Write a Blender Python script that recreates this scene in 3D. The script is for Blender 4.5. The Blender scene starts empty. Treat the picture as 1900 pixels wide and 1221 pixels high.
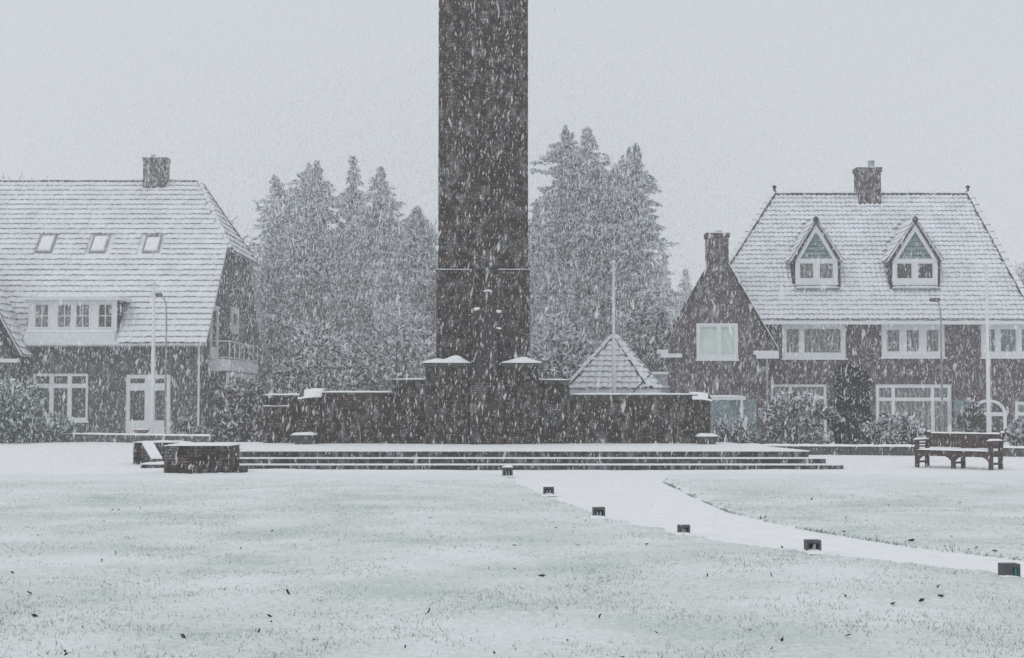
import bpy, math, random
import numpy as np
from mathutils import Matrix, Vector, Quaternion, noise as mnoise

R = math.radians
random.seed(7)
rng = np.random.default_rng(7)
scene = bpy.context.scene
col = scene.collection

# ------------------------------------------------------------------ camera
CAM_H = 1.6
F = 2700.0                       # focal length in pixels of the 1900 px wide photograph
PW, PH = 1900.0, 1221.0
HORIZON = 745.0
PITCH = math.atan((HORIZON - PH / 2) / F)
cam_data = bpy.data.cameras.new('camera')
cam_data.sensor_width = 36.0
cam_data.lens = F / PW * 36.0
cam_data.clip_start = 0.1
cam_data.clip_end = 2000
cam = bpy.data.objects.new('camera', cam_data)
cam.location = (0, 0, CAM_H)
cam.rotation_euler = (math.pi / 2 + PITCH, 0, 0)
col.objects.link(cam)
scene.camera = cam

# ------------------------------------------------------------------ world: overcast snow sky
SUN_EL, SUN_ROT = R(52), R(-60)
world = bpy.data.worlds.new('World')
scene.world = world
world.use_nodes = True
wn, wl = world.node_tree.nodes, world.node_tree.links
wn.clear()
sky = wn.new('ShaderNodeTexSky')
sky.sky_type = 'NISHITA'
sky.sun_disc = False
sky.sun_elevation = SUN_EL
sky.sun_rotation = SUN_ROT
sky.dust_density = 4.0
mixc = wn.new('ShaderNodeMix')
mixc.data_type = 'RGBA'
mixc.inputs[0].default_value = 0.94            # closed cloud cover over the clear sky
mixc.inputs[7].default_value = (6.45, 6.78, 7.15, 1)
bgn = wn.new('ShaderNodeBackground')
bgn.inputs[1].default_value = 0.10
wo = wn.new('ShaderNodeOutputWorld')
wl.new(sky.outputs[0], mixc.inputs[6])
wl.new(mixc.outputs[2], bgn.inputs[0])
wl.new(bgn.outputs[0], wo.inputs[0])

sun_data = bpy.data.lights.new('sun', 'SUN')
sun_data.energy = 0.6
sun_data.angle = R(40)
sun_data.color = (1.0, 0.98, 0.95)
sun = bpy.data.objects.new('sun', sun_data)
sun.rotation_euler = (R(90) - SUN_EL, 0, R(-35))
sun.location = (0, 0, 60)
col.objects.link(sun)

vs = scene.view_settings
vs.view_transform = 'Standard'
vs.look = 'None'
vs.exposure = 0.0
vs.gamma = 1.0
vs.use_curve_mapping = False
cy = scene.cycles
cy.use_denoising = True
cy.max_bounces = 10
cy.diffuse_bounces = 4
cy.glossy_bounces = 2
cy.volume_bounces = 3
cy.transparent_max_bounces = 24
cy.use_adaptive_sampling = True

# ------------------------------------------------------------------ pixel helpers (layout measured in the photograph)
CP, SP = math.cos(PITCH), math.sin(PITCH)

def ray(px, py):
    u = (px - PW / 2) / F
    v = (PH / 2 - py) / F
    return Vector((u, CP - v * SP, SP + v * CP))

def at(px, py, Y):
    d = ray(px, py)
    return Vector((0, 0, CAM_H)) + d * (Y / d.y)

def ground(px, py, z=0.0):
    d = ray(px, py)
    return Vector((0, 0, CAM_H)) + d * ((z - CAM_H) / d.z)

def PX(px, Y, py=745):
    return at(px, py, Y).x

def PZ(py, Y):
    return at(950, py, Y).z

def onplane(px, py, P, n):
    d = ray(px, py)
    c = Vector((0, 0, CAM_H))
    return c + d * ((P - c).dot(n) / d.dot(n))

# ------------------------------------------------------------------ materials
MATS = {}

def nodes_of(name):
    m = bpy.data.materials.new(name)
    m.use_nodes = True
    nt = m.node_tree
    b = nt.nodes['Principled BSDF']
    MATS[name] = m
    return m, nt, b

def simple(name, c, rough=0.7, spec=0.3, noise_amt=0.0, scale=6.0, bump=0.0, metal=0.0):
    m, nt, b = nodes_of(name)
    b.inputs['Roughness'].default_value = rough
    b.inputs['Specular IOR Level'].default_value = spec
    b.inputs['Metallic'].default_value = metal
    b.inputs['Base Color'].default_value = (*c, 1)
    if noise_amt or bump:
        tc = nt.nodes.new('ShaderNodeTexCoord')
        nz = nt.nodes.new('ShaderNodeTexNoise')
        nz.inputs['Scale'].default_value = scale
        nz.inputs['Detail'].default_value = 6
        nt.links.new(tc.outputs['Object'], nz.inputs['Vector'])
        if noise_amt:
            rp = nt.nodes.new('ShaderNodeValToRGB')
            rp.color_ramp.elements[0].position = 0.3
            rp.color_ramp.elements[1].position = 0.7
            rp.color_ramp.elements[0].color = (*[x * (1 - noise_amt) for x in c], 1)
            rp.color_ramp.elements[1].color = (*[min(1, x * (1 + noise_amt)) for x in c], 1)
            nt.links.new(nz.outputs['Fac'], rp.inputs[0])
            nt.links.new(rp.outputs[0], b.inputs['Base Color'])
        if bump:
            bp = nt.nodes.new('ShaderNodeBump')
            bp.inputs['Strength'].default_value = bump
            bp.inputs['Distance'].default_value = 0.05
            nt.links.new(nz.outputs['Fac'], bp.inputs['Height'])
            nt.links.new(bp.outputs[0], b.inputs['Normal'])
    return m

def varied(name, colours, rough=0.85, noise_amt=0.35, scale=9.0, frost=0.0):
    """colour picked per piece (island or object), with grain; frost = share of wind-blown snow specks"""
    m, nt, b = nodes_of(name)
    b.inputs['Roughness'].default_value = rough
    b.inputs['Specular IOR Level'].default_value = 0.15
    N, L = nt.nodes, nt.links
    g = N.new('ShaderNodeNewGeometry')
    oi = N.new('ShaderNodeObjectInfo')
    ad = N.new('ShaderNodeMath'); ad.operation = 'ADD'
    fr = N.new('ShaderNodeMath'); fr.operation = 'FRACT'
    L.new(g.outputs['Random Per Island'], ad.inputs[0]); L.new(oi.outputs['Random'], ad.inputs[1])
    L.new(ad.outputs[0], fr.inputs[0])
    rp = N.new('ShaderNodeValToRGB')
    rp.color_ramp.interpolation = 'CONSTANT'
    e = rp.color_ramp.elements
    e[0].position = 0; e[0].color = (*colours[0], 1)
    e[1].position = 1.0 / len(colours); e[1].color = (*colours[1], 1)
    for i in range(2, len(colours)):
        el = e.new(i / len(colours)); el.color = (*colours[i], 1)
    L.new(fr.outputs[0], rp.inputs[0])
    nz = N.new('ShaderNodeTexNoise'); nz.inputs['Scale'].default_value = scale; nz.inputs['Detail'].default_value = 7
    L.new(g.outputs['Position'], nz.inputs['Vector'])
    mr = N.new('ShaderNodeMapRange')
    mr.inputs[1].default_value = 0.3; mr.inputs[2].default_value = 0.7
    mr.inputs[3].default_value = 1 - noise_amt; mr.inputs[4].default_value = 1 + noise_amt
    L.new(nz.outputs['Fac'], mr.inputs[0])
    mx = N.new('ShaderNodeMix'); mx.data_type = 'RGBA'; mx.blend_type = 'MULTIPLY'; mx.inputs[0].default_value = 1
    L.new(rp.outputs[0], mx.inputs[6]); L.new(mr.outputs[0], mx.inputs[7])
    out = mx.outputs[2]
    if frost:
        n2 = N.new('ShaderNodeTexNoise'); n2.inputs['Scale'].default_value = 7.0; n2.inputs['Detail'].default_value = 9
        mp = N.new('ShaderNodeMapping'); mp.inputs['Scale'].default_value = (1, 1, 0.5)
        L.new(g.outputs['Position'], mp.inputs[0]); L.new(mp.outputs[0], n2.inputs['Vector'])
        m2 = N.new('ShaderNodeMapRange'); m2.inputs[1].default_value = 0.49; m2.inputs[2].default_value = 0.70
        m2.inputs[4].default_value = frost
        L.new(n2.outputs['Fac'], m2.inputs[0])
        fx = N.new('ShaderNodeMix'); fx.data_type = 'RGBA'
        fx.inputs[7].default_value = (0.62, 0.64, 0.68, 1)
        L.new(m2.outputs[0], fx.inputs[0]); L.new(out, fx.inputs[6])
        out = fx.outputs[2]
    L.new(out, b.inputs['Base Color'])
    return m

def house_brick(name, c1, c2, mortar, frost=0.42):
    m, nt, b = nodes_of(name)
    N, L = nt.nodes, nt.links
    b.inputs['Roughness'].default_value = 0.9
    b.inputs['Specular IOR Level'].default_value = 0.1
    g = N.new('ShaderNodeNewGeometry')
    sx = N.new('ShaderNodeSeparateXYZ'); L.new(g.outputs['Position'], sx.inputs[0])
    ad = N.new('ShaderNodeMath'); ad.operation = 'ADD'
    L.new(sx.outputs[0], ad.inputs[0]); L.new(sx.outputs[1], ad.inputs[1])
    cb = N.new('ShaderNodeCombineXYZ'); L.new(ad.outputs[0], cb.inputs[0]); L.new(sx.outputs[2], cb.inputs[1])
    br = N.new('ShaderNodeTexBrick')
    br.inputs['Scale'].default_value = 1.0
    br.inputs['Brick Width'].default_value = 0.22
    br.inputs['Row Height'].default_value = 0.065
    br.inputs['Mortar Size'].default_value = 0.006
    br.inputs['Color1'].default_value = (*c1, 1); br.inputs['Color2'].default_value = (*c2, 1)
    br.inputs['Mortar'].default_value = (*mortar, 1)
    L.new(cb.outputs[0], br.inputs['Vector'])
    nz = N.new('ShaderNodeTexNoise'); nz.inputs['Scale'].default_value = 5; nz.inputs['Detail'].default_value = 8
    L.new(g.outputs['Position'], nz.inputs['Vector'])
    mr = N.new('ShaderNodeMapRange'); mr.inputs[1].default_value = 0.3; mr.inputs[2].default_value = 0.7
    mr.inputs[3].default_value = 0.55; mr.inputs[4].default_value = 1.5
    L.new(nz.outputs['Fac'], mr.inputs[0])
    mx = N.new('ShaderNodeMix'); mx.data_type = 'RGBA'; mx.blend_type = 'MULTIPLY'; mx.inputs[0].default_value = 1
    L.new(br.outputs['Color'], mx.inputs[6]); L.new(mr.outputs[0], mx.inputs[7])
    n2 = N.new('ShaderNodeTexNoise'); n2.inputs['Scale'].default_value = 5.5; n2.inputs['Detail'].default_value = 9
    mp = N.new('ShaderNodeMapping'); mp.inputs['Scale'].default_value = (1, 1, 0.5)
    L.new(g.outputs['Position'], mp.inputs[0]); L.new(mp.outputs[0], n2.inputs['Vector'])
    m2 = N.new('ShaderNodeMapRange'); m2.inputs[1].default_value = 0.53; m2.inputs[2].default_value = 0.68
    m2.inputs[4].default_value = frost
    L.new(n2.outputs['Fac'], m2.inputs[0])
    fx = N.new('ShaderNodeMix'); fx.data_type = 'RGBA'; fx.inputs[7].default_value = (0.6, 0.62, 0.66, 1)
    L.new(m2.outputs[0], fx.inputs[0]); L.new(mx.outputs[2], fx.inputs[6])
    L.new(fx.outputs[2], b.inputs['Base Color'])
    return m

def snowy_foliage(name, green, green2, snow=(0.79, 0.82, 0.86)):
    """leaf colour, snow where the face attribute says snow lies"""
    m, nt, b = nodes_of(name)
    N, L = nt.nodes, nt.links
    b.inputs['Roughness'].default_value = 0.9
    b.inputs['Specular IOR Level'].default_value = 0.1
    a = N.new('ShaderNodeAttribute'); a.attribute_name = 'snow'
    g = N.new('ShaderNodeNewGeometry')
    cr = N.new('ShaderNodeMix'); cr.data_type = 'RGBA'
    cr.inputs[6].default_value = (*green, 1); cr.inputs[7].default_value = (*green2, 1)
    L.new(g.outputs['Random Per Island'], cr.inputs[0])
    mx = N.new('ShaderNodeMix'); mx.data_type = 'RGBA'; mx.inputs[7].default_value = (*snow, 1)
    L.new(a.outputs['Fac'], mx.inputs[0]); L.new(cr.outputs[2], mx.inputs[6])
    L.new(mx.outputs[2], b.inputs['Base Color'])
    return m

simple('snow', (0.86, 0.87, 0.885), 0.85, 0.2, 0.04, 3.0, 0.25)
simple('snow_roof', (0.80, 0.815, 0.85), 0.85, 0.2, 0.10, 1.3, 0.0)
varied('monument_brick', [(0.042, 0.030, 0.023), (0.074, 0.052, 0.040), (0.022, 0.018, 0.016), (0.098, 0.062, 0.048), (0.056, 0.041, 0.033)], 0.9, 0.6, 2.0, 0.34)
varied('mortar', [(0.018, 0.015, 0.013), (0.024, 0.019, 0.016)], 0.95, 0.5, 3.0, 0.16)
varied('step_stone', [(0.045, 0.042, 0.042), (0.06, 0.055, 0.054), (0.035, 0.033, 0.034)], 0.85, 0.4, 6.0, 0.35)
simple('statue_stone', (0.056, 0.051, 0.047), 0.85, 0.2, 0.5, 7.0, 0.3)
simple('weathered_stone', (0.09, 0.088, 0.085), 0.85, 0.2, 0.4, 6.0, 0.3)
varied('roof_tile', [(0.040, 0.040, 0.045), (0.055, 0.050, 0.052), (0.032, 0.033, 0.038)], 0.8, 0.3, 5.0)
house_brick('brick_right', (0.105, 0.076, 0.080), (0.066, 0.050, 0.058), (0.13, 0.115, 0.12))
house_brick('brick_left', (0.075, 0.070, 0.068), (0.052, 0.050, 0.052), (0.10, 0.10, 0.10))
simple('white_paint', (0.72, 0.74, 0.75), 0.55, 0.4, 0.04, 3.0)
simple('grey_board', (0.33, 0.37, 0.40), 0.7, 0.3, 0.25, 5.0)
simple('teal_board', (0.20, 0.27, 0.29), 0.7, 0.3, 0.3, 5.0)
simple('glass_dark', (0.035, 0.040, 0.043), 0.08, 0.6, 0.5, 1.5)
simple('glass_curtain', (0.17, 0.18, 0.185), 0.10, 0.6, 0.45, 2.0)
_nt = MATS['glass_curtain'].node_tree
_w = _nt.nodes.new('ShaderNodeTexWave'); _w.inputs['Scale'].default_value = 1.7; _w.inputs['Distortion'].default_value = 7.0; _w.inputs['Detail'].default_value = 2.0
_tc = _nt.nodes.new('ShaderNodeTexCoord'); _nt.links.new(_tc.outputs['Object'], _w.inputs['Vector'])
_r = _nt.nodes.new('ShaderNodeValToRGB')
_r.color_ramp.elements[0].color = (0.085, 0.094, 0.098, 1); _r.color_ramp.elements[1].color = (0.25, 0.26, 0.262, 1)
_nt.links.new(_w.outputs['Fac'], _r.inputs[0]); _nt.links.new(_r.outputs[0], _nt.nodes['Principled BSDF'].inputs['Base Color'])
simple('glass_pale', (0.60, 0.69, 0.65), 0.15, 0.5, 0.12, 1.2)
simple('glass_teal', (0.16, 0.215, 0.23), 0.08, 0.6, 0.3, 1.2)
simple('steel_dark', (0.06, 0.062, 0.066), 0.45, 0.5)
simple('steel_grey', (0.26, 0.27, 0.28), 0.5, 0.5)
simple('lantern_metal', (0.085, 0.086, 0.088), 0.6, 0.4, 0.25, 20.0)
simple('lantern_lens', (0.32, 0.40, 0.40), 0.2, 0.6, 0.1, 30.0)
simple('lantern_lens_teal', (0.03, 0.30, 0.29), 0.2, 0.6, 0.1, 30.0)
simple('recess_black', (0.015, 0.015, 0.016), 0.8, 0.2)
simple('bench_wood', (0.075, 0.050, 0.046), 0.75, 0.3, 0.45, 14.0, 0.2)
simple('bark', (0.05, 0.045, 0.042), 0.95, 0.1, 0.4, 8.0, 0.4)
simple('terracotta', (0.16, 0.10, 0.08), 0.85, 0.2, 0.3, 8.0)
simple('dead_leaf', (0.045, 0.028, 0.018), 0.8, 0.2, 0.5, 60.0)
snowy_foliage('spruce_needles', (0.085, 0.112, 0.142), (0.26, 0.305, 0.36))
snowy_foliage('cypress_needles', (0.085, 0.118, 0.150), (0.26, 0.31, 0.37))
snowy_foliage('shrub_leaves', (0.022, 0.026, 0.024), (0.060, 0.058, 0.055))
snowy_foliage('evergreen_leaves', (0.022, 0.050, 0.036), (0.065, 0.115, 0.085), (0.78, 0.83, 0.82))
snowy_foliage('yew_needles', (0.014, 0.018, 0.020), (0.040, 0.046, 0.050))
snowy_foliage('brown_twigs', (0.060, 0.048, 0.046), (0.14, 0.12, 0.118))
snowy_foliage('pale_twigs', (0.10, 0.10, 0.10), (0.17, 0.17, 0.17))
m, nt, b = nodes_of('flake')               # loose plates of crystals: light passes through and between them
_d = nt.nodes.new('ShaderNodeBsdfDiffuse'); _d.inputs[0].default_value = (0.98, 0.98, 0.98, 1)
_t = nt.nodes.new('ShaderNodeBsdfTranslucent'); _t.inputs[0].default_value = (0.98, 0.98, 0.98, 1)
_p = nt.nodes.new('ShaderNodeBsdfTransparent')
_m1 = nt.nodes.new('ShaderNodeMixShader'); _m1.inputs[0].default_value = 0.5
_m2 = nt.nodes.new('ShaderNodeMixShader'); _m2.inputs[0].default_value = 0.55
nt.links.new(_d.outputs[0], _m1.inputs[1]); nt.links.new(_t.outputs[0], _m1.inputs[2])
nt.links.new(_p.outputs[0], _m2.inputs[1]); nt.links.new(_m1.outputs[0], _m2.inputs[2])
nt.links.new(_m2.outputs[0], nt.nodes['Material Output'].inputs[0])
_m, _nt, _b = nodes_of('grass_blade')
_b.inputs['Roughness'].default_value = 0.8
_g = _nt.nodes.new('ShaderNodeNewGeometry'); _r = _nt.nodes.new('ShaderNodeValToRGB')
_r.color_ramp.elements[0].color = (0.09, 0.12, 0.075, 1); _r.color_ramp.elements[1].color = (0.42, 0.47, 0.43, 1)
_nt.links.new(_g.outputs['Random Per Island'], _r.inputs[0]); _nt.links.new(_r.outputs[0], _b.inputs['Base Color'])

# lawn: thin snow over turf; the turf shows through in mottled patches
m, nt, b = nodes_of('snowy_lawn')
N, L = nt.nodes, nt.links
b.inputs['Roughness'].default_value = 0.9
b.inputs['Specular IOR Level'].default_value = 0.1
g = N.new('ShaderNodeNewGeometry')
n1 = N.new('ShaderNodeTexNoise'); n1.inputs['Scale'].default_value = 0.55; n1.inputs['Detail'].default_value = 5
n2 = N.new('ShaderNodeTexNoise'); n2.inputs['Scale'].default_value = 16.0; n2.inputs['Detail'].default_value = 8; n2.inputs['Roughness'].default_value = 0.7
L.new(g.outputs['Position'], n1.inputs['Vector']); L.new(g.outputs['Position'], n2.inputs['Vector'])
ad = N.new('ShaderNodeMath'); ad.operation = 'ADD'
ml = N.new('ShaderNodeMath'); ml.operation = 'MULTIPLY'; ml.inputs[1].default_value = 0.9
L.new(n1.outputs['Fac'], ml.inputs[0]); L.new(ml.outputs[0], ad.inputs[0]); L.new(n2.outputs['Fac'], ad.inputs[1])
mr = N.new('ShaderNodeMapRange'); mr.inputs[1].default_value = 0.80; mr.inputs[2].default_value = 1.30
mr.inputs[4].default_value = 1.0
L.new(ad.outputs[0], mr.inputs[0])
mx = N.new('ShaderNodeMix'); mx.data_type = 'RGBA'
mx.inputs[6].default_value = (0.82, 0.845, 0.85, 1); mx.inputs[7].default_value = (0.46, 0.53, 0.48, 1)
sy_ = N.new('ShaderNodeSeparateXYZ'); L.new(g.outputs['Position'], sy_.inputs[0])
my = N.new('ShaderNodeMapRange'); my.inputs[1].default_value = 25.0; my.inputs[2].default_value = 32.5
my.inputs[3].default_value = 1.0; my.inputs[4].default_value = 0.15
L.new(sy_.outputs[1], my.inputs[0])
mm = N.new('ShaderNodeMath'); mm.operation = 'MULTIPLY'
L.new(mr.outputs[0], mm.inputs[0]); L.new(my.outputs[0], mm.inputs[1])
L.new(mm.outputs[0], mx.inputs[0]); L.new(mx.outputs[2], b.inputs['Base Color'])
bp = N.new('ShaderNodeBump'); bp.inputs['Strength'].default_value = 0.5; bp.inputs['Distance'].default_value = 0.03
L.new(n2.outputs['Fac'], bp.inputs['Height']); L.new(bp.outputs[0], b.inputs['Normal'])

# ------------------------------------------------------------------ mesh building
class MB:
    def __init__(self, M=None):
        self.v, self.f, self.m = [], [], []
        self.M = M
    def add(self, vs_, fs_, mi=0):
        o = len(self.v)
        if self.M is not None:
            vs_ = [self.M @ Vector(p) for p in vs_]
        self.v.extend([tuple(p) for p in vs_])
        self.f.extend([tuple(i + o for i in f) for f in fs_])
        self.m.extend([mi] * len(fs_))
        return self
    def box(self, x0, x1, y0, y1, z0, z1, mi=0):
        return self.add([(x0, y0, z0), (x1, y0, z0), (x1, y1, z0), (x0, y1, z0), (x0, y0, z1), (x1, y0, z1), (x1, y1, z1), (x0, y1, z1)],
                        [(0, 3, 2, 1), (4, 5, 6, 7), (0, 1, 5, 4), (1, 2, 6, 5), (2, 3, 7, 6), (3, 0, 4, 7)], mi)
    def prism(self, poly, vec, mi=0):
        n = len(poly); vec = Vector(vec)
        a = [Vector(p) for p in poly]; c = [p + vec for p in a]
        return self.add(a + c, [tuple(reversed(range(n))), tuple(range(n, 2 * n))] + [(i, (i + 1) % n, (i + 1) % n + n, i + n) for i in range(n)], mi)
    def tube(self, pts, rad, n=8, mi=0, caps=True):
        pts = [Vector(p) for p in pts]
        if not hasattr(rad, '__len__'):
            rad = [rad] * len(pts)
        vs_, fs_ = [], []
        up = Vector((0, 0, 1))
        for i, p in enumerate(pts):
            t = (pts[min(i + 1, len(pts) - 1)] - pts[max(i - 1, 0)])
            t = t.normalized() if t.length > 1e-9 else up
            a = t.cross(Vector((0, 1, 0)) if abs(t.z) > 0.9 else up).normalized()
            c = t.cross(a)
            for k in range(n):
                w = 2 * math.pi * k / n
                vs_.append(p + (a * math.cos(w) + c * math.sin(w)) * rad[i])
        for i in range(len(pts) - 1):
            for k in range(n):
                fs_.append((i * n + k, i * n + (k + 1) % n, (i + 1) * n + (k + 1) % n, (i + 1) * n + k))
        if caps:
            fs_.append(tuple(reversed(range(n))))
            fs_.append(tuple(range((len(pts) - 1) * n, len(pts) * n)))
        return self.add(vs_, fs_, mi)
    def lathe(self, prof, c=(0, 0, 0), n=16, mi=0, sx=1.0, sy=1.0):
        vs_, fs_ = [], []
        for r, z in prof:
            for k in range(n):
                w = 2 * math.pi * k / n
                vs_.append((c[0] + r * sx * math.cos(w), c[1] + r * sy * math.sin(w), c[2] + z))
        for i in range(len(prof) - 1):
            for k in range(n):
                fs_.append((i * n + k, i * n + (k + 1) % n, (i + 1) * n + (k + 1) % n, (i + 1) * n + k))
        fs_.append(tuple(reversed(range(n))))
        fs_.append(tuple(range((len(prof) - 1) * n, len(prof) * n)))
        return self.add(vs_, fs_, mi)
    def sphere(self, c, r, n=12, mi=0):
        if not hasattr(r, '__len__'):
            r = (r, r, r)
        k = max(4, n // 2)
        prof = [(max(1e-4, math.sin(math.pi * i / k)), -math.cos(math.pi * i / k)) for i in range(k + 1)]
        vs_, fs_ = [], []
        for a, z in prof:
            for j in range(n):
                w = 2 * math.pi * j / n
                vs_.append((c[0] + r[0] * a * math.cos(w), c[1] + r[1] * a * math.sin(w), c[2] + r[2] * z))
        for i in range(k):
            for j in range(n):
                fs_.append((i * n + j, i * n + (j + 1) % n, (i + 1) * n + (j + 1) % n, (i + 1) * n + j))
        return self.add(vs_, fs_, mi)
    def mound(self, x0, x1, y0, y1, z0, h, seed=0, nx=16, ny=6, rough=0.25, mi=0, fn=None, over=0.02):
        """soft snow pad lying on a flat top"""
        vs_, fs_ = [], []
        x0 -= over; x1 += over; y0 -= over; y1 += over
        for j in range(ny + 1):
            for i in range(nx + 1):
                a, c = i / nx, j / ny
                e = min(1, 4.0 * min(a, 1 - a) * max(1, (x1 - x0) / (y1 - y0) * 0.4)) ** 0.5 * min(1, 4 * min(c, 1 - c)) ** 0.5
                x, y = x0 + (x1 - x0) * a, y0 + (y1 - y0) * c
                k = 1 + rough * mnoise.noise((x * 3 + seed * 7.3, y * 3, seed)) * 2
                hh = h * e * k * (fn(a) if fn else 1)
                vs_.append((x, y, z0 + max(0.0, hh) + 0.002))
        for j in range(ny):
            for i in range(nx):
                q = j * (nx + 1) + i
                fs_.append((q, q + 1, q + nx + 2, q + nx + 1))
        o = len(vs_)
        ring = [i for i in range(nx + 1)] + [(j) * (nx + 1) + nx for j in range(1, ny + 1)] + [ny * (nx + 1) + i for i in range(nx - 1, -1, -1)] + [j * (nx + 1) for j in range(ny - 1, 0, -1)]
        for q in ring:
            vs_.append((vs_[q][0], vs_[q][1], z0 - 0.004))
        n = len(ring)
        for k in range(n):
            fs_.append((ring[k], o + k, o + (k + 1) % n, ring[(k + 1) % n]))
        return self.add(vs_, fs_, mi)
    def mesh(self, name, mats, smooth=False, origin=None):
        me = bpy.data.meshes.new(name)
        vv = self.v
        if origin is not None:
            vv = [(p[0] - origin[0], p[1] - origin[1], p[2] - origin[2]) for p in vv]
        me.from_pydata(vv, [], self.f)
        if isinstance(mats, str):
            mats = [mats]
        for k in mats:
            me.materials.append(MATS[k])
        if len(mats) > 1:
            me.polygons.foreach_set('material_index', self.m)
        if smooth:
            me.polygons.foreach_set('use_smooth', [True] * len(me.polygons))
        me.update()
        return me

def np_mesh(name, V, Fc, mats, attr=None, midx=None, smooth=False):
    """V (n,3), Fc (m,k) index array"""
    me = bpy.data.meshes.new(name)
    V = np.ascontiguousarray(V, dtype=np.float32)
    Fc = np.ascontiguousarray(Fc, dtype=np.int32)
    mcount, k = Fc.shape
    me.vertices.add(len(V)); me.vertices.foreach_set('co', V.ravel())
    me.loops.add(mcount * k); me.loops.foreach_set('vertex_index', Fc.ravel())
    me.polygons.add(mcount); me.polygons.foreach_set('loop_start', np.arange(mcount, dtype=np.int32) * k)
    for q in ([mats] if isinstance(mats, str) else mats):
        me.materials.append(MATS[q])
    if midx is not None:
        me.polygons.foreach_set('material_index', np.asarray(midx, dtype=np.int32))
    if smooth:
        me.polygons.foreach_set('use_smooth', np.ones(mcount, dtype=bool))
    if attr is not None:
        a = me.attributes.new('snow', 'FLOAT', 'FACE')
        a.data.foreach_set('value', np.asarray(attr, dtype=np.float32))
    me.update(calc_edges=True)
    me.validate()
    return me

def link(name, data, parent=None):
    o = bpy.data.objects.new(name, data)
    col.objects.link(o)
    if parent is not None:
        o.parent = parent
    return o

def tag(o, label=None, cat=None, group=None, kind=None):
    if label: o['label'] = label
    if cat: o['category'] = cat
    if group: o['group'] = group
    if kind: o['kind'] = kind
    return o

def origin_of(parent):
    """world origin of an unrotated thing or part"""
    o = Vector((0, 0, 0))
    while parent is not None:
        o += Vector(parent.location)
        parent = parent.parent
    return o

def thing(name, loc, label, cat, group=None, rotz=0.0):
    o = link(name, None)
    o.empty_display_size = 0.3
    o.location = loc
    o.rotation_euler = (0, 0, rotz)
    return tag(o, label, cat, group)

def part(mb, name, mats, parent, smooth=False, local=False):
    """mesh part; vertices given in world space unless local"""
    me = mb.mesh(name, mats, smooth, None if local else origin_of(parent))
    return link(name, me, parent)

# ------------------------------------------------------------------ the ground
def sheet(name, pts, mat, kind='structure'):
    mb = MB().add(pts, [tuple(range(len(pts)))])
    return tag(link(name, mb.mesh(name, mat)), kind=kind)

sheet('ground', [(-300, -30, -0.06), (300, -30, -0.06), (300, 420, -0.06), (-300, 420, -0.06)], 'snow')

path_left = [(950, 884), (1000, 906), (1060, 932), (1150, 958), (1270, 985), (1400, 1005), (1510, 1021), (1700, 1043), (1900, 1064), (2150, 1085), (2500, 1112)]
path_right = [(1225, 889), (1290, 920), (1350, 945), (1420, 962), (1480, 975), (1590, 993), (1700, 1010), (1900, 1033), (2150, 1055), (2500, 1080)]
PL = [ground(*p) for p in path_left]
PR = [ground(*p) for p in path_right]
LAWN_END = 33.0
poly = np.array([(p.x, p.y) for p in PL] + [(p.x, p.y) for p in reversed(PR)])
poly = np.vstack([[(PL[0].x - 0.3, LAWN_END + 1)], poly, [(PR[0].x + 0.5, LAWN_END + 1)]])

def poly_sdist(x, y, poly):
    inside = np.zeros(x.shape, bool)
    d = np.full(x.shape, 1e9)
    n = len(poly)
    for i in range(n):
        x0, y0 = poly[i]; x1, y1 = poly[(i + 1) % n]
        ex, ey = x1 - x0, y1 - y0
        t = np.clip(((x - x0) * ex + (y - y0) * ey) / (ex * ex + ey * ey), 0, 1)
        d = np.minimum(d, np.hypot(x - x0 - t * ex, y - y0 - t * ey))
        c = ((y0 > y) != (y1 > y)) & (x < (x1 - x0) * (y - y0) / (y1 - y0 + 1e-12) + x0)
        inside ^= c
    return np.where(inside, -d, d)

def vnoise(x, y, s, seed=0):
    """cheap smooth value noise"""
    r = np.random.default_rng(seed).random((256, 256))
    xs, ys = x * s, y * s
    xi, yi = np.floor(xs).astype(int), np.floor(ys).astype(int)
    fx, fy = xs - xi, ys - yi
    fx = fx * fx * (3 - 2 * fx); fy = fy * fy * (3 - 2 * fy)
    a = r[xi % 256, yi % 256]; b_ = r[(xi + 1) % 256, yi % 256]; c = r[xi % 256, (yi + 1) % 256]; d = r[(xi + 1) % 256, (yi + 1) % 256]
    return (a * (1 - fx) + b_ * fx) * (1 - fy) + (c * (1 - fx) + d * fx) * fy - 0.5

def lawn_height(x, y):
    sd = poly_sdist(x, y, poly) + 0.22 * vnoise(x, y, 2.6, 3) + 0.12 * vnoise(x, y, 7.0, 4)
    sd = np.minimum(sd, (LAWN_END - y) * 0.5 + 0.6 * vnoise(x, y, 1.2, 5))
    k = np.clip(sd / 0.22 + 0.25, 0, 1)
    k = k * k * (3 - 2 * k)
    return -0.12 + k * 0.11 + 0.05 * vnoise(x, y, 0.35, 6) * k + (0.022 * vnoise(x, y, 1.7, 7) + 0.020 * vnoise(x, y, 5.0, 8) + 0.014 * vnoise(x, y, 11.0, 9)) * k

def strip_grid(x0, x1, y0, y1, step):
    nx, ny = int((x1 - x0) / step) + 1, int((y1 - y0) / step) + 1
    X, Y = np.meshgrid(np.linspace(x0, x1, nx), np.linspace(y0, y1, ny))
    return X, Y, nx, ny

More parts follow.
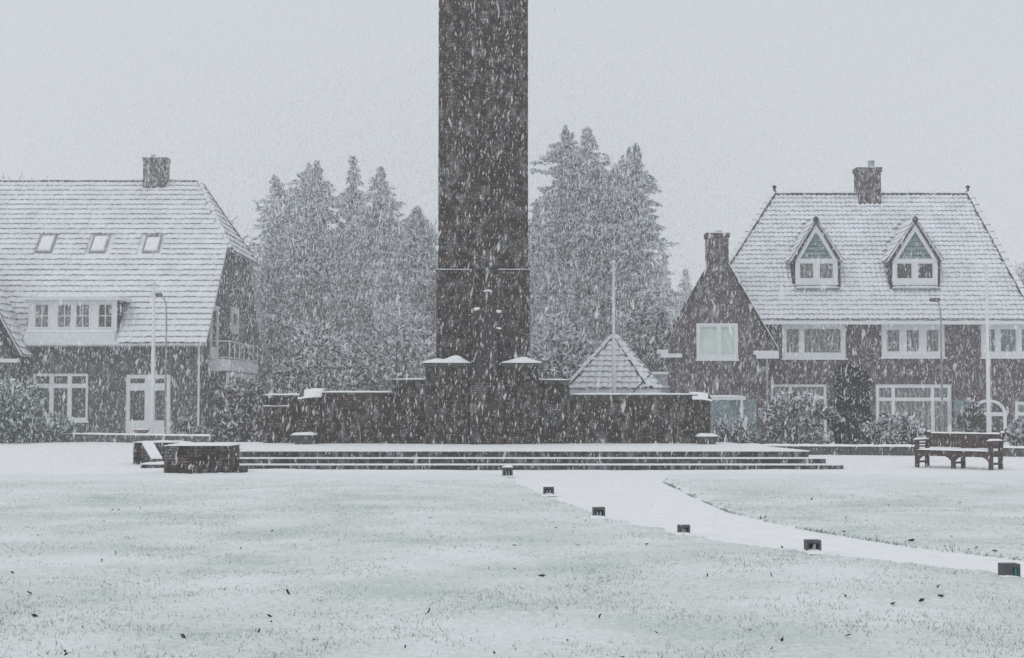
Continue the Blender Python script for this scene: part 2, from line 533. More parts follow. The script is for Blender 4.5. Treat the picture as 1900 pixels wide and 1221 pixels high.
Vs, Fs, off = [], [], 0
for (x0, x1, y0, y1, st) in ((-6, 6, 5.0, 13.0, 0.05), (-12, 12, 13.0, 22.0, 0.075), (-16, 18, 22.0, 34.0, 0.11)):
    X, Y, nx, ny = strip_grid(x0, x1, y0, y1, st)
    Z = lawn_height(X, Y)
    idx = np.arange(nx * ny).reshape(ny, nx)
    q = np.stack([idx[:-1, :-1], idx[:-1, 1:], idx[1:, 1:], idx[1:, :-1]], -1).reshape(-1, 4)
    Vs.append(np.stack([X, Y, Z], -1).reshape(-1, 3)); Fs.append(q + off); off += nx * ny
lawn = tag(link('lawn', np_mesh('lawn', np.vstack(Vs), np.vstack(Fs), 'snowy_lawn', smooth=True)), kind='structure')

# path and forecourt under fresh smooth snow
pmb = MB()
pv = [(p.x - .35, p.y - .55, -0.045) for p in PL] + [(p.x + .35, p.y + .55, -0.045) for p in reversed(PR)]
pv = [(PL[0].x - .8, LAWN_END + 1, -.045)] + pv + [(PR[0].x + .8, LAWN_END + 1, -.045)]
path_obj = tag(link('path', MB().add(pv, [tuple(range(len(pv)))]).mesh('path', 'snow')), kind='structure')
X, Y, nx, ny = strip_grid(-30, 30, 31.5, 62, 0.5)
Z = -0.04 + 0.05 * vnoise(X, Y, 0.4, 11) + 0.03 * vnoise(X, Y, 1.1, 12)
Z = np.where(Y < 32.5, -0.052, Z)
idx = np.arange(nx * ny).reshape(ny, nx)
q = np.stack([idx[:-1, :-1], idx[:-1, 1:], idx[1:, 1:], idx[1:, :-1]], -1).reshape(-1, 4)
tag(link('forecourt', np_mesh('forecourt', np.stack([X, Y, Z], -1).reshape(-1, 3), q, 'snow', smooth=True)), kind='structure')

# ------------------------------------------------------------------ bricks
BW, BH, JT = 0.21, 0.052, 0.012
def brick_mesh(w, proud, seed):
    r = random.Random(seed)
    j = lambda a: r.uniform(-a, a)
    x, z, b_ = w / 2, BH / 2, 0.006
    v = [(-x + j(.003), 0.03, -z), (x + j(.003), 0.03, -z), (x, 0.03, z), (-x, 0.03, z),
         (-x + b_, -proud + j(.003), -z + b_), (x - b_, -proud + j(.003), -z + b_), (x - b_, -proud + j(.003), z - b_), (-x + b_, -proud + j(.003), z - b_)]
    mb = MB().add(v, [(4, 5, 6, 7), (0, 1, 5, 4), (1, 2, 6, 5), (2, 3, 7, 6), (3, 0, 4, 7)])
    return mb
BRICK_DATA = {}
def brick_data(w, k):
    key = (round(w, 3), k)
    if key not in BRICK_DATA:
        BRICK_DATA[key] = brick_mesh(w, 0.008 + 0.003 * k, k).mesh('brick', 'monument_brick')
    return BRICK_DATA[key]

def brick_face(parent, M, length, z0, z1, n_single, stuff):
    """running bond on a face; M maps (along, outward = -y, up) to the parent's frame.
    The first n_single bricks are objects, the rest go into the shared mesh `stuff`."""
    course = BH + JT
    nrow = int(round((z1 - z0) / course))
    course = (z1 - z0) / nrow
    made = 0
    for i in range(nrow):
        z = z0 + (i + 0.5) * course
        pitch = BW + JT
        x = -(pitch / 2 if i % 2 else 0)
        while x < length - 0.02:
            a, c = max(x, 0.0), min(x + BW, length)
            if c - a > 0.03:
                k = random.randrange(4)
                w = c - a
                if made < n_single:
                    o = link('brick', brick_data(w, k), parent)
                    o.matrix_local = M @ Matrix.Translation(((a + c) / 2, 0, z))
                    made += 1
                else:
                    bm_ = brick_mesh(w, 0.006 + random.random() * 0.011, random.randrange(999))
                    T = M @ Matrix.Translation(((a + c) / 2, 0, z))
                    stuff.add([T @ Vector(p) for p in bm_.v], bm_.f)
            x += pitch
    return made

def RZ(deg):
    return Matrix.Rotation(R(deg), 4, 'Z')
def T3(x, y, z=0.0):
    return Matrix.Translation((x, y, z))

def brick_block(parent, x0, x1, y0, y1, z0, z1, core_name='core', singles=(0, 0, 0), back=False, sides='LR', tag_stuff='brickwork'):
    """brick-faced block (coordinates local to the thing)"""
    d = 0.012
    part(MB().box(x0 + d, x1 - d, y0 + d, y1 - d, z0, z1), core_name, 'mortar', parent, local=True)
    st = MB()
    brick_face(parent, T3(x0, y0 + d), x1 - x0, z0, z1, singles[0], st)
    if 'R' in sides:
        brick_face(parent, T3(x1 - d, y0) @ RZ(90), y1 - y0, z0, z1, singles[1], st)
    if 'L' in sides:
        brick_face(parent, T3(x0 + d, y1) @ RZ(-90), y1 - y0, z0, z1, singles[2], st)
    if st.v:
        tag(part(st, tag_stuff, 'monument_brick', parent, local=True), kind='stuff')

def coping(parent, x0, x1, y0, y1, z, over=0.04, t=0.06, snow=0.05, seed=0, mat='weathered_stone'):
    c = part(MB().box(x0 - over, x1 + over, y0 - over, y1 + over, z, z + t), 'coping', mat, parent, local=True)
    s = part(MB().mound(x0 - over, x1 + over, y0 - over, y1 + over, z + t, snow, seed=seed, nx=max(10, int((x1 - x0) * 8))), 'snow_cap', 'snow', parent, True, local=True)
    return c, s

# ------------------------------------------------------------------ the monument
PLZ = 0.36                        # platform top
YW = 42.2                         # front of the wing walls
# platform with three steps
def plan(e, yf):
    """outline of the platform grown by e in front and to the right"""
    return [(PX(438, 36) - 0.0, yf - e), (PX(1498, 36.2) + e * .80, yf - e), (PX(1345, 43.5) + e * 1.3, 43.6), (PX(420, 43) - 0.4, 43.6), (PX(420, 38.5), 38.5), (PX(438, 36) - 0.0, 37.5)]
plat = thing('stepped_platform', (0, 36, 0), 'broad brick platform with three low snow-lined steps under the tall brick tower', 'platform')
for k, (e, za, zb) in enumerate(((0.0, 0.20, PLZ), (0.42, 0.06, 0.195), (0.84, -0.07, 0.055))):
    pl = plan(e, 36.2)
    ps = [(x, y, za) for x, y in pl]
    inner = MB().prism([(x, y, za) for x, y in pl], (0, 0, zb - za))
    part(inner, 'step_core', 'mortar', plat)
    # facing stones along the front and the right end
    for (A, B) in ((pl[0], pl[1]), (pl[1], pl[2])):
        A, B = Vector((*A, 0)), Vector((*B, 0))
        d = (B - A); Ln = d.length; d.normalize()
        ang = math.atan2(d.y, d.x)
        n = int(Ln / 0.42)
        w = Ln / n
        for i in range(n):
            key = ('step', k, i % 3)
            ww = w - 0.012
            if key not in BRICK_DATA or abs(BRICK_DATA[key][1] - ww) > 1e-4:
                mb = MB().box(-ww / 2, ww / 2, -0.018 - 0.004 * (i % 3), 0.05, za + 0.004 * (i % 2), zb - 0.002)
                BRICK_DATA[key] = (mb.mesh('step_stone', 'step_stone'), ww)
            o = link('step_stone', BRICK_DATA[key][0], plat)
            c = A + d * (w * (i + 0.5))
            o.matrix_local = T3(c.x, c.y - 36) @ Matrix.Rotation(ang, 4, 'Z')
    # snow on the tread
    inn = [Vector((x, y, 0)) for x, y in pl]
    smb = MB().prism([(x + 0.03 * (i == 1), y - 0.03 * (i < 2), zb + 0.001) for i, (x, y) in enumerate(pl)], (0, 0, 0.028))
    part(smb, 'tread_snow', 'snow', plat)

XC = PX(896, 42)
# tall brick tower
tw0, tw1 = PX(812.5, 42), PX(980.5, 42)
tower = thing('brick_tower', (XC, 42.0, PLZ), 'tall square tower of dark brown brick rising out of the top of the picture', 'tower')
hw = (tw1 - tw0) / 2
zl = PZ(500, 42) - PLZ
brick_block(tower, -hw - 0.05, hw + 0.05, 0.0, 2.6, 0.0, zl, 'lower_core', (0, 0, 0), tag_stuff='lower_brickwork')
brick_block(tower, -hw, hw, 0.06, 2.54, zl, 15.5 - PLZ, 'upper_core', (300, 0, 0), tag_stuff='upper_brickwork')
part(MB().box(-hw - 0.1, hw + 0.1, -0.04, 2.64, 15.5 - PLZ, 15.7 - PLZ), 'top_slab', 'weathered_stone', tower, local=True)
part(MB().mound(-hw - 0.1, hw + 0.1, -0.04, 2.64, 15.7 - PLZ, 0.08), 'snow_cap', 'snow', tower, True, local=True)
# thin snow on the ledge at two thirds height, broken in the middle
for a, c in ((-hw - 0.07, -0.35), (0.42, hw + 0.07)):
    part(MB().mound(a, c, -0.02, 0.06, zl, 0.016, seed=3, nx=14, ny=2, over=0.0), 'ledge_snow', 'snow', tower, True, local=True)

def monument_piece(name, label, pa, pb, ptop, yf, depth, singles, seed, cop=True, z0=PLZ, snow=0.04, group=None, sides='LR'):
    a, c = PX(pa, yf), PX(pb, yf)
    zt = PZ(ptop, yf) - z0 - (0.08 if cop else 0)
    t = thing(name, ((a + c) / 2, yf, z0), label, 'wall', group)
    h = (c - a) / 2
    brick_block(t, -h, h, 0, depth, 0, zt, 'core', singles, sides=sides)
    if cop:
        coping(t, -h, h, 0, depth, zt, 0.025, 0.05, snow, seed)
    return t, h, zt
wl, hl, zl_ = monument_piece('wing_wall', 'long dark brick wall with snow-lined top, left of the tower', 592, 800, 726, 42.2, 0.6, (300, 0, 0), 1)
wr, hr, zr = monument_piece('wing_wall', 'long dark brick wall with snow-lined top, right of the tower', 1034, 1292, 730, 42.2, 0.6, (300, 0, 0), 2)
wl2, _, _ = monument_piece('end_wall', 'short brick wall end with a narrow ledge, leftmost piece of the monument', 489, 562, 731, 42.6, 0.7, (120, 0, 0), 3)
part(MB().box(-0.6, 0.2, -0.045, 0.05, PZ(757, 42.6) - PLZ, PZ(757, 42.6) - PLZ + 0.05), 'ledge', 'weathered_stone', wl2, local=True)
part(MB().mound(-0.6, 0.2, -0.045, 0.03, PZ(757, 42.6) - PLZ + 0.05, 0.025, ny=2, over=0), 'ledge_snow', 'snow', wl2, True, local=True)
# sloped pier caps where the wing walls end
def sloped_pier(pa, pb, ptop, plow, yf, label, side, seed):
    a, c = PX(pa, yf), PX(pb, yf)
    z1, z2 = PZ(ptop, yf) - PLZ, PZ(plow, yf) - PLZ
    t = thing('wall_pier', ((a + c) / 2, yf, PLZ), label, 'pier')
    h = (c - a) / 2
    brick_block(t, -h, h, 0, 0.75, 0, z2 - 0.02, 'core', (120, 0, 0))
    # cap stone sloping to the front
    prof = [(-h - .03, -0.05, z2 - 0.02), (-h - .03, 0.78, z2 - 0.02), (-h - .03, 0.78, z1), (-h - .03, 0.5, z1), (-h - .03, -0.05, z2 + 0.02)]
    part(MB().prism(prof, (2 * h + .06, 0, 0)), 'sloped_coping', 'weathered_stone', t, local=True)
    sn = MB()
    vs_, n = [], 8
    pts = [(-0.07, z2 + 0.0), (-0.06, z2 + 0.05), (0.5, z1 + 0.05), (0.8, z1 + 0.03), (0.8, z1 - 0.02)]
    for i in range(n + 1):
        u = i / n
        x = -h - .05 + (2 * h + .1) * u
        dip = -0.10 * (u if side > 0 else 1 - u) ** 2 * 1.0
        for y, z in pts:
            vs_.append((x, y, z + dip * 0.6 + 0.012 * mnoise.noise((x * 6, y * 5, seed))))
    fs_ = [(i * 5 + k, (i + 1) * 5 + k, (i + 1) * 5 + k + 1, i * 5 + k + 1) for i in range(n) for k in range(4)]
    fs_ += [(0, 1, 2, 3, 4), tuple(n * 5 + k for k in (4, 3, 2, 1, 0))]
    part(sn.add(vs_, fs_), 'snow_cap', 'snow', t, True, local=True)
    return t
sloped_pier(556, 593, 723, 737, 42.0, 'brick pier with sloped snowy cap at the outer end of the left wing wall', -1, 5)
sloped_pier(1288, 1318, 730, 741, 42.05, 'brick pier with sloped snowy cap at the outer end of the right wing wall', 1, 6)
# second tier blocks beside the tower
monument_piece('tier_block', 'mid-height brick block with thin snow line, stepping up to the tower from the left wing', 726, 846, 702, 41.95, 1.4, (200, 0, 0), 7)
monument_piece('tier_block', 'mid-height brick block with thin snow line, stepping up to the tower from the right wing', 972, 1057, 703, 41.95, 1.4, (200, 0, 0), 8)
# plinths carrying snow mounds
def plinth(pa, pb, label, seed, fn):
    yf = 41.55
    a, c = PX(pa, yf), PX(pb, yf)
    zt = PZ(673, yf) - PLZ
    t = thing('plinth', ((a + c) / 2, yf, PLZ), label, 'plinth')
    h = (c - a) / 2
    brick_block(t, -h + .05, h - .05, 0, 0.46, 0, zt - 0.1, 'core', (150, 0, 0))
    part(MB().box(-h, h, -0.05, 0.44, zt - 0.1, zt), 'cap_stone', 'weathered_stone', t, local=True)
    part(MB().mound(-h - .02, h + .02, -0.06, 0.44, zt, 0.16, seed=seed, nx=22, ny=8, rough=0.18, fn=fn), 'snow_mound', 'snow', t, True, local=True)
plinth(786, 872, 'brick plinth with twin-humped snow mound, left of the statue', 1, lambda a: 0.55 + 0.75 * math.exp(-((a - 0.68) / 0.16) ** 2) + 0.25 * math.exp(-((a - 0.3) / 0.12) ** 2))
plinth(932, 1003, 'brick plinth with single rounded snow mound, right of the statue', 2, lambda a: 0.5 + 0.6 * math.exp(-((a - 0.5) / 0.2) ** 2))
# pedestal pier under the statue
ped_y = 41.2
pa, pb = PX(872, ped_y), PX(934, ped_y)
pt = PZ(700, ped_y)
ped = thing('statue_pedestal', ((pa + pb) / 2, ped_y, PLZ), 'narrow dark brick pier carrying the statue in front of the tower', 'pedestal')
ph_ = (pb - pa) / 2
brick_block(ped, -ph_, ph_, 0, 0.8, 0, pt - PLZ - 0.08, 'core', (200, 0, 0))
part(MB().box(-ph_ - .03, ph_ + .03, -.03, .8, pt - PLZ - 0.08, pt - PLZ), 'cap_stone', 'statue_stone', ped, local=True)

# ------------------------------------------------------------------ statue: a robed standing figure
SX = PX(904, 41.6)
H_ST = PZ(540, 41.6) - pt
st = thing('statue', (SX, 41.62, pt), 'dark stone statue of a robed standing figure with snow on head and shoulders', 'statue')
S = H_ST / 2.4
fig = MB()
rob = [(0.30, 0.0), (0.31, 0.15), (0.27, 0.5), (0.245, 0.85), (0.25, 1.15), (0.24, 1.35), (0.255, 1.6), (0.29, 1.82), (0.25, 1.93), (0.12, 2.02), (0.085, 2.1)]
fig.lathe(rob, n=24, sx=1.0, sy=0.72)
for k in range(9):                                   # folds of the robe
    w = math.pi * (1.0 + (k + 0.5) / 9)
    fig.tube([(0.27 * math.cos(w) * (1.06 - 0.1 * q), 0.2 * math.sin(w) * (1.08 - 0.1 * q), q * 1.1 + 0.02) for q in (0, 0.3, 0.6, 0.9, 1.1)], [0.035, 0.04, 0.03, 0.025, 0.012], 6)
fig.sphere((0.02, -0.06, 2.23), (0.125, 0.145, 0.185), 16)       # head, bowed a little
fig.tube([(0.0, 0.0, 1.95), (0.01, -0.02, 2.1)], [0.10, 0.09], 10)
fig.sphere((0.02, -0.2, 2.21), (0.022, 0.035, 0.04), 8)          # nose
for s in (-1, 1):
    fig.sphere((0.02 + s * 0.05, -0.178, 2.265), (0.035, 0.03, 0.014), 8)   # brows
    fig.sphere((0.02 + s * 0.13, -0.04, 2.22), (0.025, 0.04, 0.05), 8)      # ears
fig.sphere((0.02, -0.175, 2.115), (0.045, 0.035, 0.03), 8)       # chin
fig.sphere((0.02, -0.185, 2.155), (0.04, 0.025, 0.012), 8)       # mouth
fig.sphere((0.02, 0.0, 2.29), (0.14, 0.14, 0.15), 14)            # hair
# arm on the left of the picture hangs beside the robe
fig.tube([(-0.24, 0.0, 1.84), (-0.36, -0.03, 1.62), (-0.37, -0.05, 1.4), (-0.33, -0.12, 1.12), (-0.31, -0.16, 0.98)], [0.10, 0.095, 0.085, 0.065, 0.05], 10)
for k in range(5):
    fig.tube([(-0.335 + 0.02 * k, -0.17, 1.0), (-0.335 + 0.021 * k, -0.19, 0.92), (-0.325 + 0.019 * k, -0.18, 0.85 + 0.015 * abs(k - 2))], [0.016, 0.014, 0.010], 6)
# arm on the right is bent, the forearm held across the waist
fig.tube([(0.24, 0.0, 1.84), (0.38, -0.02, 1.60), (0.38, -0.10, 1.32), (0.25, -0.30, 1.28), (0.13, -0.33, 1.30)], [0.10, 0.095, 0.085, 0.07, 0.05], 10)
for k in range(5):
    fig.tube([(0.14, -0.34, 1.345 - 0.024 * k), (0.05, -0.36, 1.35 - 0.026 * k), (-0.01 + 0.012 * abs(k - 2), -0.345, 1.34 - 0.027 * k)], [0.016, 0.014, 0.011], 6)
fig.tube([(0.16, -0.36, 1.1), (0.10, -0.40, 1.42), (0.07, -0.41, 1.62)], [0.05, 0.055, 0.05], 8)   # scroll in the hand
fig.box(-0.36, 0.36, -0.27, 0.27, -0.0, 0.07)
fig.v = [(x * S, y * S, z * S) for x, y, z in fig.v]
fo = part(fig, 'figure', 'statue_stone', st, True, local=True)
rm = fo.modifiers.new('remesh', 'REMESH'); rm.mode = 'VOXEL'; rm.voxel_size = 0.022; rm.use_smooth_shade = True
for (x, y, z, rx, ry, rz) in ((0.02, -0.01, 2.39, 0.125, 0.13, 0.055), (-0.27, -0.03, 1.90, 0.12, 0.10, 0.05), (0.30, -0.03, 1.83, 0.10, 0.09, 0.05), (0.31, -0.22, 1.345, 0.09, 0.10, 0.04)):
    part(MB().sphere((x * S, y * S, z * S), (rx * S, ry * S, rz * S), 12), 'snow_patch', 'snow', st, True, local=True)

# ------------------------------------------------------------------ low stone seats on the platform
def stone_seat(pa, pb, ptop, pbot, label, seed):
    Y = 41.3
    a, c = PX(pa, Y), PX(pb, Y)
    t = thing('stone_seat', ((a + c) / 2, Y, PLZ + 0.03), label, 'seat')
    h = (c - a) / 2; zt = PZ(ptop, Y) - PLZ - 0.03
    part(MB().prism([(-h * .72, 0, 0), (h * .72, 0, 0), (h * .8, 0, zt * .45), (h * .92, 0, zt * .6), (-h * .92, 0, zt * .6), (-h * .8, 0, zt * .45)], (0, .45, 0)), 'base', 'weathered_stone', t, local=True)
    part(MB().box(-h, h, -.05, .5, zt * .6, zt * .85), 'slab', 'weathered_stone', t, local=True)
    part(MB().mound(-h, h, -.05, .5, zt * .85, 0.07, seed=seed), 'snow_cap', 'snow', t, True, local=True)
stone_seat(541, 584, 804, 828, 'small snow-capped stone seat on the platform before the left wing wall', 3)
stone_seat(1294, 1332, 807, 830, 'small snow-capped stone seat on the platform beside the right wing wall', 4)

# ------------------------------------------------------------------ low brick block and stair at the left of the steps
Yb = 32.9
a, c = PX(305, Yb), PX(428, Yb)
blk = thing('low_brick_wall', ((a + c) / 2, Yb, -0.05), 'chunky low dark brick block with snowy top in front of the steps', 'wall')
h = (c - a) / 2
zt = PZ(827, Yb) + 0.05
brick_block(blk, -h, h, 0, 1.15, 0, zt, 'core', (200, 100, 0))
part(MB().mound(-h, h, 0, 1.15, zt, 0.05, seed=9, nx=20, ny=10), 'snow_cap', 'snow', blk, True, local=True)
# toothed brick foot at the right corner
part(MB().box(h + 0.02, h + 0.2, 0.5, 1.15, 0, 0.16), 'foot_block', 'step_stone', blk, local=True)
Yr = 38.4
a, c = PX(248, Yr), PX(352, Yr)
stair = thing('side_stair', ((a + c) / 2, Yr, -0.05), 'low brick stair wall with sloping snow-covered coping, behind the chunky brick block', 'stair')
h = (c - a) / 2
zt = PZ(821, Yr) + 0.05
brick_block(stair, -h, h, 0, 0.5, 0, zt, 'core', (150, 0, 0))
part(MB().mound(-h, h, 0, .5, zt, 0.04, seed=12, nx=16), 'snow_cap', 'snow', stair, True, local=True)
xs0, xs1 = PX(266, Yr) - (a + c) / 2, PX(283, Yr) - (a + c) / 2
xe0, xe1 = PX(284, 36.6) - (a + c) / 2, PX(301, 36.6) - (a + c) / 2
ye, ze = 36.6 - Yr, PZ(850, 36.6) + 0.05
vs_ = [(xs0, 0, 0), (xs1, 0, 0), (xe1, ye, 0), (xe0, ye, 0), (xs0, 0, zt - .02), (xs1, 0, zt - .02), (xe1, ye, ze - .02), (xe0, ye, ze - .02)]
hexf = [(0, 1, 2, 3), (4, 7, 6, 5), (0, 4, 5, 1), (1, 5, 6, 2), (2, 6, 7, 3), (3, 7, 4, 0)]
part(MB().add(vs_, hexf), 'sloping_coping', 'step_stone', stair, local=True)
vs2 = [(x + (-.02 if i in (0, 3) else .02), y, z - .02 if k == 0 else z + .035) for k in (0, 1) for i, (x, y, z) in enumerate(vs_[4:])]
part(MB().add(vs2, hexf), 'slope_snow', 'snow', stair, local=True)
part(MB().box(PX(272, 36.3) - (a + c) / 2, PX(320, 36.3) - (a + c) / 2, 35.8 - Yr, 36.6 - Yr, 0, 0.11), 'bottom_step', 'step_stone', stair, local=True)
part(MB().mound(PX(272, 36.3) - (a + c) / 2, PX(320, 36.3) - (a + c) / 2, 35.8 - Yr, 36.55 - Yr, 0.11, .05, seed=5), 'step_snow', 'snow', stair, True, local=True)
# snow-covered kerb block behind
Yk = 44.5
kb = thing('kerb_block', (PX(438, Yk), Yk, -0.05), 'long low kerb block under thick snow behind the stair', 'kerb')
part(MB().box(-0.62, 0.62, 0, 0.8, 0, 0.24), 'block', 'weathered_stone', kb, local=True)
part(MB().mound(-0.62, 0.62, -.03, 0.8, 0.05, 0.26, seed=15, nx=18, over=.06), 'snow_cap', 'snow', kb, True, local=True)

# ------------------------------------------------------------------ windows, roofs
def window(T, F4, u0, u1, z0, z1, cols, pane='glass_dark', frame=0.07, transom=None, sill=True, mullion=0.06, bars=None, name='window', pane_list=None, bottom=None, frame_mat='white_paint', sash=0.045, recess=0.09):
    """window in the frame F4 (local x along the wall, -y outward, z up); cols = relative widths of the lights;
    transom = height where a transom bar runs; bars = (nx, nz) glazing bars in each light"""
    org = origin_of(T)
    Mx = Matrix.Translation(-org) @ F4
    fr = MB(Mx)
    y0, y1 = recess - 0.06, recess + 0.06
    b0 = bottom if bottom else frame
    fr.box(u0, u0 + frame, y0, y1, z0, z1); fr.box(u1 - frame, u1, y0, y1, z0, z1)
    fr.box(u0 + frame, u1 - frame, y0, y1, z0, z0 + b0); fr.box(u0 + frame, u1 - frame, y0, y1, z1 - frame, z1)
    tot = sum(cols)
    iw = (u1 - u0 - 2 * frame) - mullion * (len(cols) - 1)
    x = u0 + frame
    spans = []
    for i, cw in enumerate(cols):
        w = iw * cw / tot
        spans.append((x, x + w))
        x += w
        if i < len(cols) - 1:
            fr.box(x, x + mullion, y0 + .005, y1 - .005, z0 + b0, z1 - frame)
            x += mullion
    rows = [(z0 + b0, z1 - frame)]
    if transom:
        for (a_, b_) in spans:
            fr.box(a_, b_, y0 + .01, y1 - .01, transom - mullion / 2, transom + mullion / 2)
        rows = [(z0 + b0, transom - mullion / 2), (transom + mullion / 2, z1 - frame)]
    panes = []
    for ri, (za, zb) in enumerate(rows):
        for ci, (a_, b_) in enumerate(spans):
            # sash
            s = sash
            if s > 0:
                fr.box(a_, a_ + s, y0 + .02, y1 - .03, za, zb); fr.box(b_ - s, b_, y0 + .02, y1 - .03, za, zb)
                fr.box(a_ + s, b_ - s, y0 + .02, y1 - .03, za, za + s); fr.box(a_ + s, b_ - s, y0 + .02, y1 - .03, zb - s, zb)
            if bars and ri == 0:
                nxb, nzb = bars
                for i in range(1, nxb):
                    xx = a_ + (b_ - a_) * i / nxb
                    fr.box(xx - .018, xx + .018, y0 + .03, y1 - .04, za + s, zb - s)
                for i in range(1, nzb):
                    zz = za + (zb - za) * i / nzb
                    fr.box(a_ + s, b_ - s, y0 + .032, y1 - .042, zz - .018, zz + .018)
            panes.append((a_ + s, b_ - s, za + s, zb - s, ci))
    wo_ = link(name, fr.mesh(name, frame_mat), T)
    for (a_, b_, za, zb, ci) in panes:
        pm = pane_list[ci] if pane_list else pane
        pb_ = MB(Mx).box(a_, b_, y1 - .028, y1 - .018, za, zb)
        link('pane', pb_.mesh('pane', pm), wo_)
    if sill:
        sl = MB(Mx).box(u0 - .05, u1 + .05, -0.07, y0 - 0.003, z0 - .06, z0 + .005)
        link('sill', sl.mesh('sill', frame_mat), wo_)
        sn = MB(Mx).mound(u0 - .05, u1 + .05, -0.07, y0 - 0.003, z0 + .005, .03, ny=2, over=0)
        link('sill_snow', sn.mesh('sill_snow', 'snow', True), wo_)
    return wo_

def wall_holes(M, u0, u1, z0, z1, holes, reveal=0.18, mats=0):
    """wall face in local frame with rectangular openings and their reveals; polygon top handled elsewhere"""
    us = sorted(set([u0, u1] + [h[0] for h in holes] + [h[1] for h in holes]))
    zs = sorted(set([z0, z1] + [h[2] for h in holes] + [h[3] for h in holes]))
    us = [u for u in us if u0 <= u <= u1]; zs = [z for z in zs if z0 <= z <= z1]
    mb = MB(M)
    for i in range(len(us) - 1):
        for j in range(len(zs) - 1):
            cu, cz = (us[i] + us[i + 1]) / 2, (zs[j] + zs[j + 1]) / 2
            if any(h[0] < cu < h[1] and h[2] < cz < h[3] for h in holes):
                continue
            mb.add([(us[i], 0, zs[j]), (us[i + 1], 0, zs[j]), (us[i + 1], 0, zs[j + 1]), (us[i], 0, zs[j + 1])], [(0, 1, 2, 3)])
    for (a_, b_, c_, d_) in holes:
        r = reveal
        mb.add([(a_, 0, c_), (a_, r, c_), (a_, r, d_), (a_, 0, d_)], [(0, 1, 2, 3)])
        mb.add([(b_, 0, c_), (b_, 0, d_), (b_, r, d_), (b_, r, c_)], [(0, 1, 2, 3)])
        mb.add([(a_, 0, d_), (a_, r, d_), (b_, r, d_), (b_, 0, d_)], [(0, 1, 2, 3)])
        mb.add([(a_, 0, c_), (b_, 0, c_), (b_, r, c_), (a_, r, c_)], [(0, 1, 2, 3)])
        mb.add([(a_, r, c_), (b_, r, c_), (b_, r, d_), (a_, r, d_)], [(0, 1, 2, 3)])     # dark room behind
    return mb

def tile_mesh_arrays(w, exp, lap, butt, amp, seed):
    """one pantile: snow on its back, dark baked edge below (face material 0 snow, 1 tile)"""
    r = random.Random(seed)
    us = [-0.5, -0.32, -0.14, 0.06, 0.26, 0.5]
    prof = [-0.55, 0.15, 0.9, 1.0, 0.1, -0.55]
    V, Fc, Mi = [], [], []
    n = len(us)
    sn = 0.012 + r.random() * 0.022
    jt = r.uniform(-0.012, 0.012)
    lip = (0.86, 0.76, 0.82, 0.60, 0.72)[seed % 5]
    jitter = [r.uniform(-.006, .006) for _ in us]
    for i, u in enumerate(us):
        z = prof[i] * amp
        V.append((u * w * 1.0, 0 + jt, z + butt + sn + jitter[i]))        # lower top
    for i, u in enumerate(us):
        V.append((u * w, exp + lap, prof[i] * amp + 0.012))               # upper top
    for i, u in enumerate(us):
        V.append((u * w, -0.004 + jt, prof[i] * amp + butt * lip + jitter[i] * 2))      # snow lip
    for i, u in enumerate(us):
        V.append((u * w, 0.006 + jt, prof[i] * amp * 0.9 - 0.02))         # lower bottom
    for i in range(n - 1):
        Fc.append((i, i + 1, n + i + 1, n + i)); Mi.append(0)
        Fc.append((2 * n + i, 2 * n + i + 1, i + 1, i)); Mi.append(0)
        Fc.append((3 * n + i, 3 * n + i + 1, 2 * n + i + 1, 2 * n + i)); Mi.append(1)
    return V, Fc, Mi

TILE_CACHE = {}
def tiled(parent, O, ud, vd, test, w, exp, urange, nrows, n_single, butt=0.085, amp=0.03, name='roof_tile', M_frame=None, bare=0.0):
    """lay pantiles on a plane. O eave origin, ud along the eave, vd up the slope (parent's frame)."""
    nd = ud.cross(vd).normalized()
    B = Matrix((ud, vd, nd)).transposed().to_4x4()
    variants = []
    for k in range(5):
        key = (w, exp, butt, amp, k)
        if key not in TILE_CACHE:
            V, Fc, Mi = tile_mesh_arrays(w, exp, 0.06, butt, amp, k)
            mb = MB().add(V, Fc); mb.m = Mi
            TILE_CACHE[key] = (V, Fc, Mi, mb.mesh('roof_tile', ['snow_roof', 'roof_tile']))
        variants.append(TILE_CACHE[key])
    st = MB(); made = 0
    u0, u1 = urange
    ncol = int((u1 - u0) / w)
    for r_ in range(nrows):
        v = r_ * exp
        for c_ in range(ncol):
            u = u0 + (c_ + 0.5) * w
            if not test(u, v + exp * 0.5):
                continue
            P = O + ud * u + vd * (v + random.uniform(-.006, .006)) + nd * 0.004
            k = random.randrange(5)
            V, Fc, Mi, me = variants[k]
            tilt = Matrix.Rotation(random.gauss(0, 0.012), 4, nd)
            Mt = Matrix.Translation(P) @ tilt @ B
            if made < n_single:
                o = link(name, me, parent)
                o.matrix_local = Mt
                made += 1
            else:
                o0 = len(st.v)
                st.v.extend([tuple(Mt @ Vector(p)) for p in V])
                st.f.extend([tuple(i + o0 for i in f) for f in Fc]); st.m.extend(Mi)
    if st.v:
        tag(link('tile_field', st.mesh('tile_field', ['snow_roof', 'roof_tile']), parent), kind='stuff')

def in_poly(poly2):
    def f(u, v):
        ins = False
        n = len(poly2)
        for i in range(n):
            x0, y0 = poly2[i]; x1, y1 = poly2[(i + 1) % n]
            if (y0 > v) != (y1 > v) and u < (x1 - x0) * (v - y0) / (y1 - y0) + x0:
                ins = not ins
        return ins
    return f

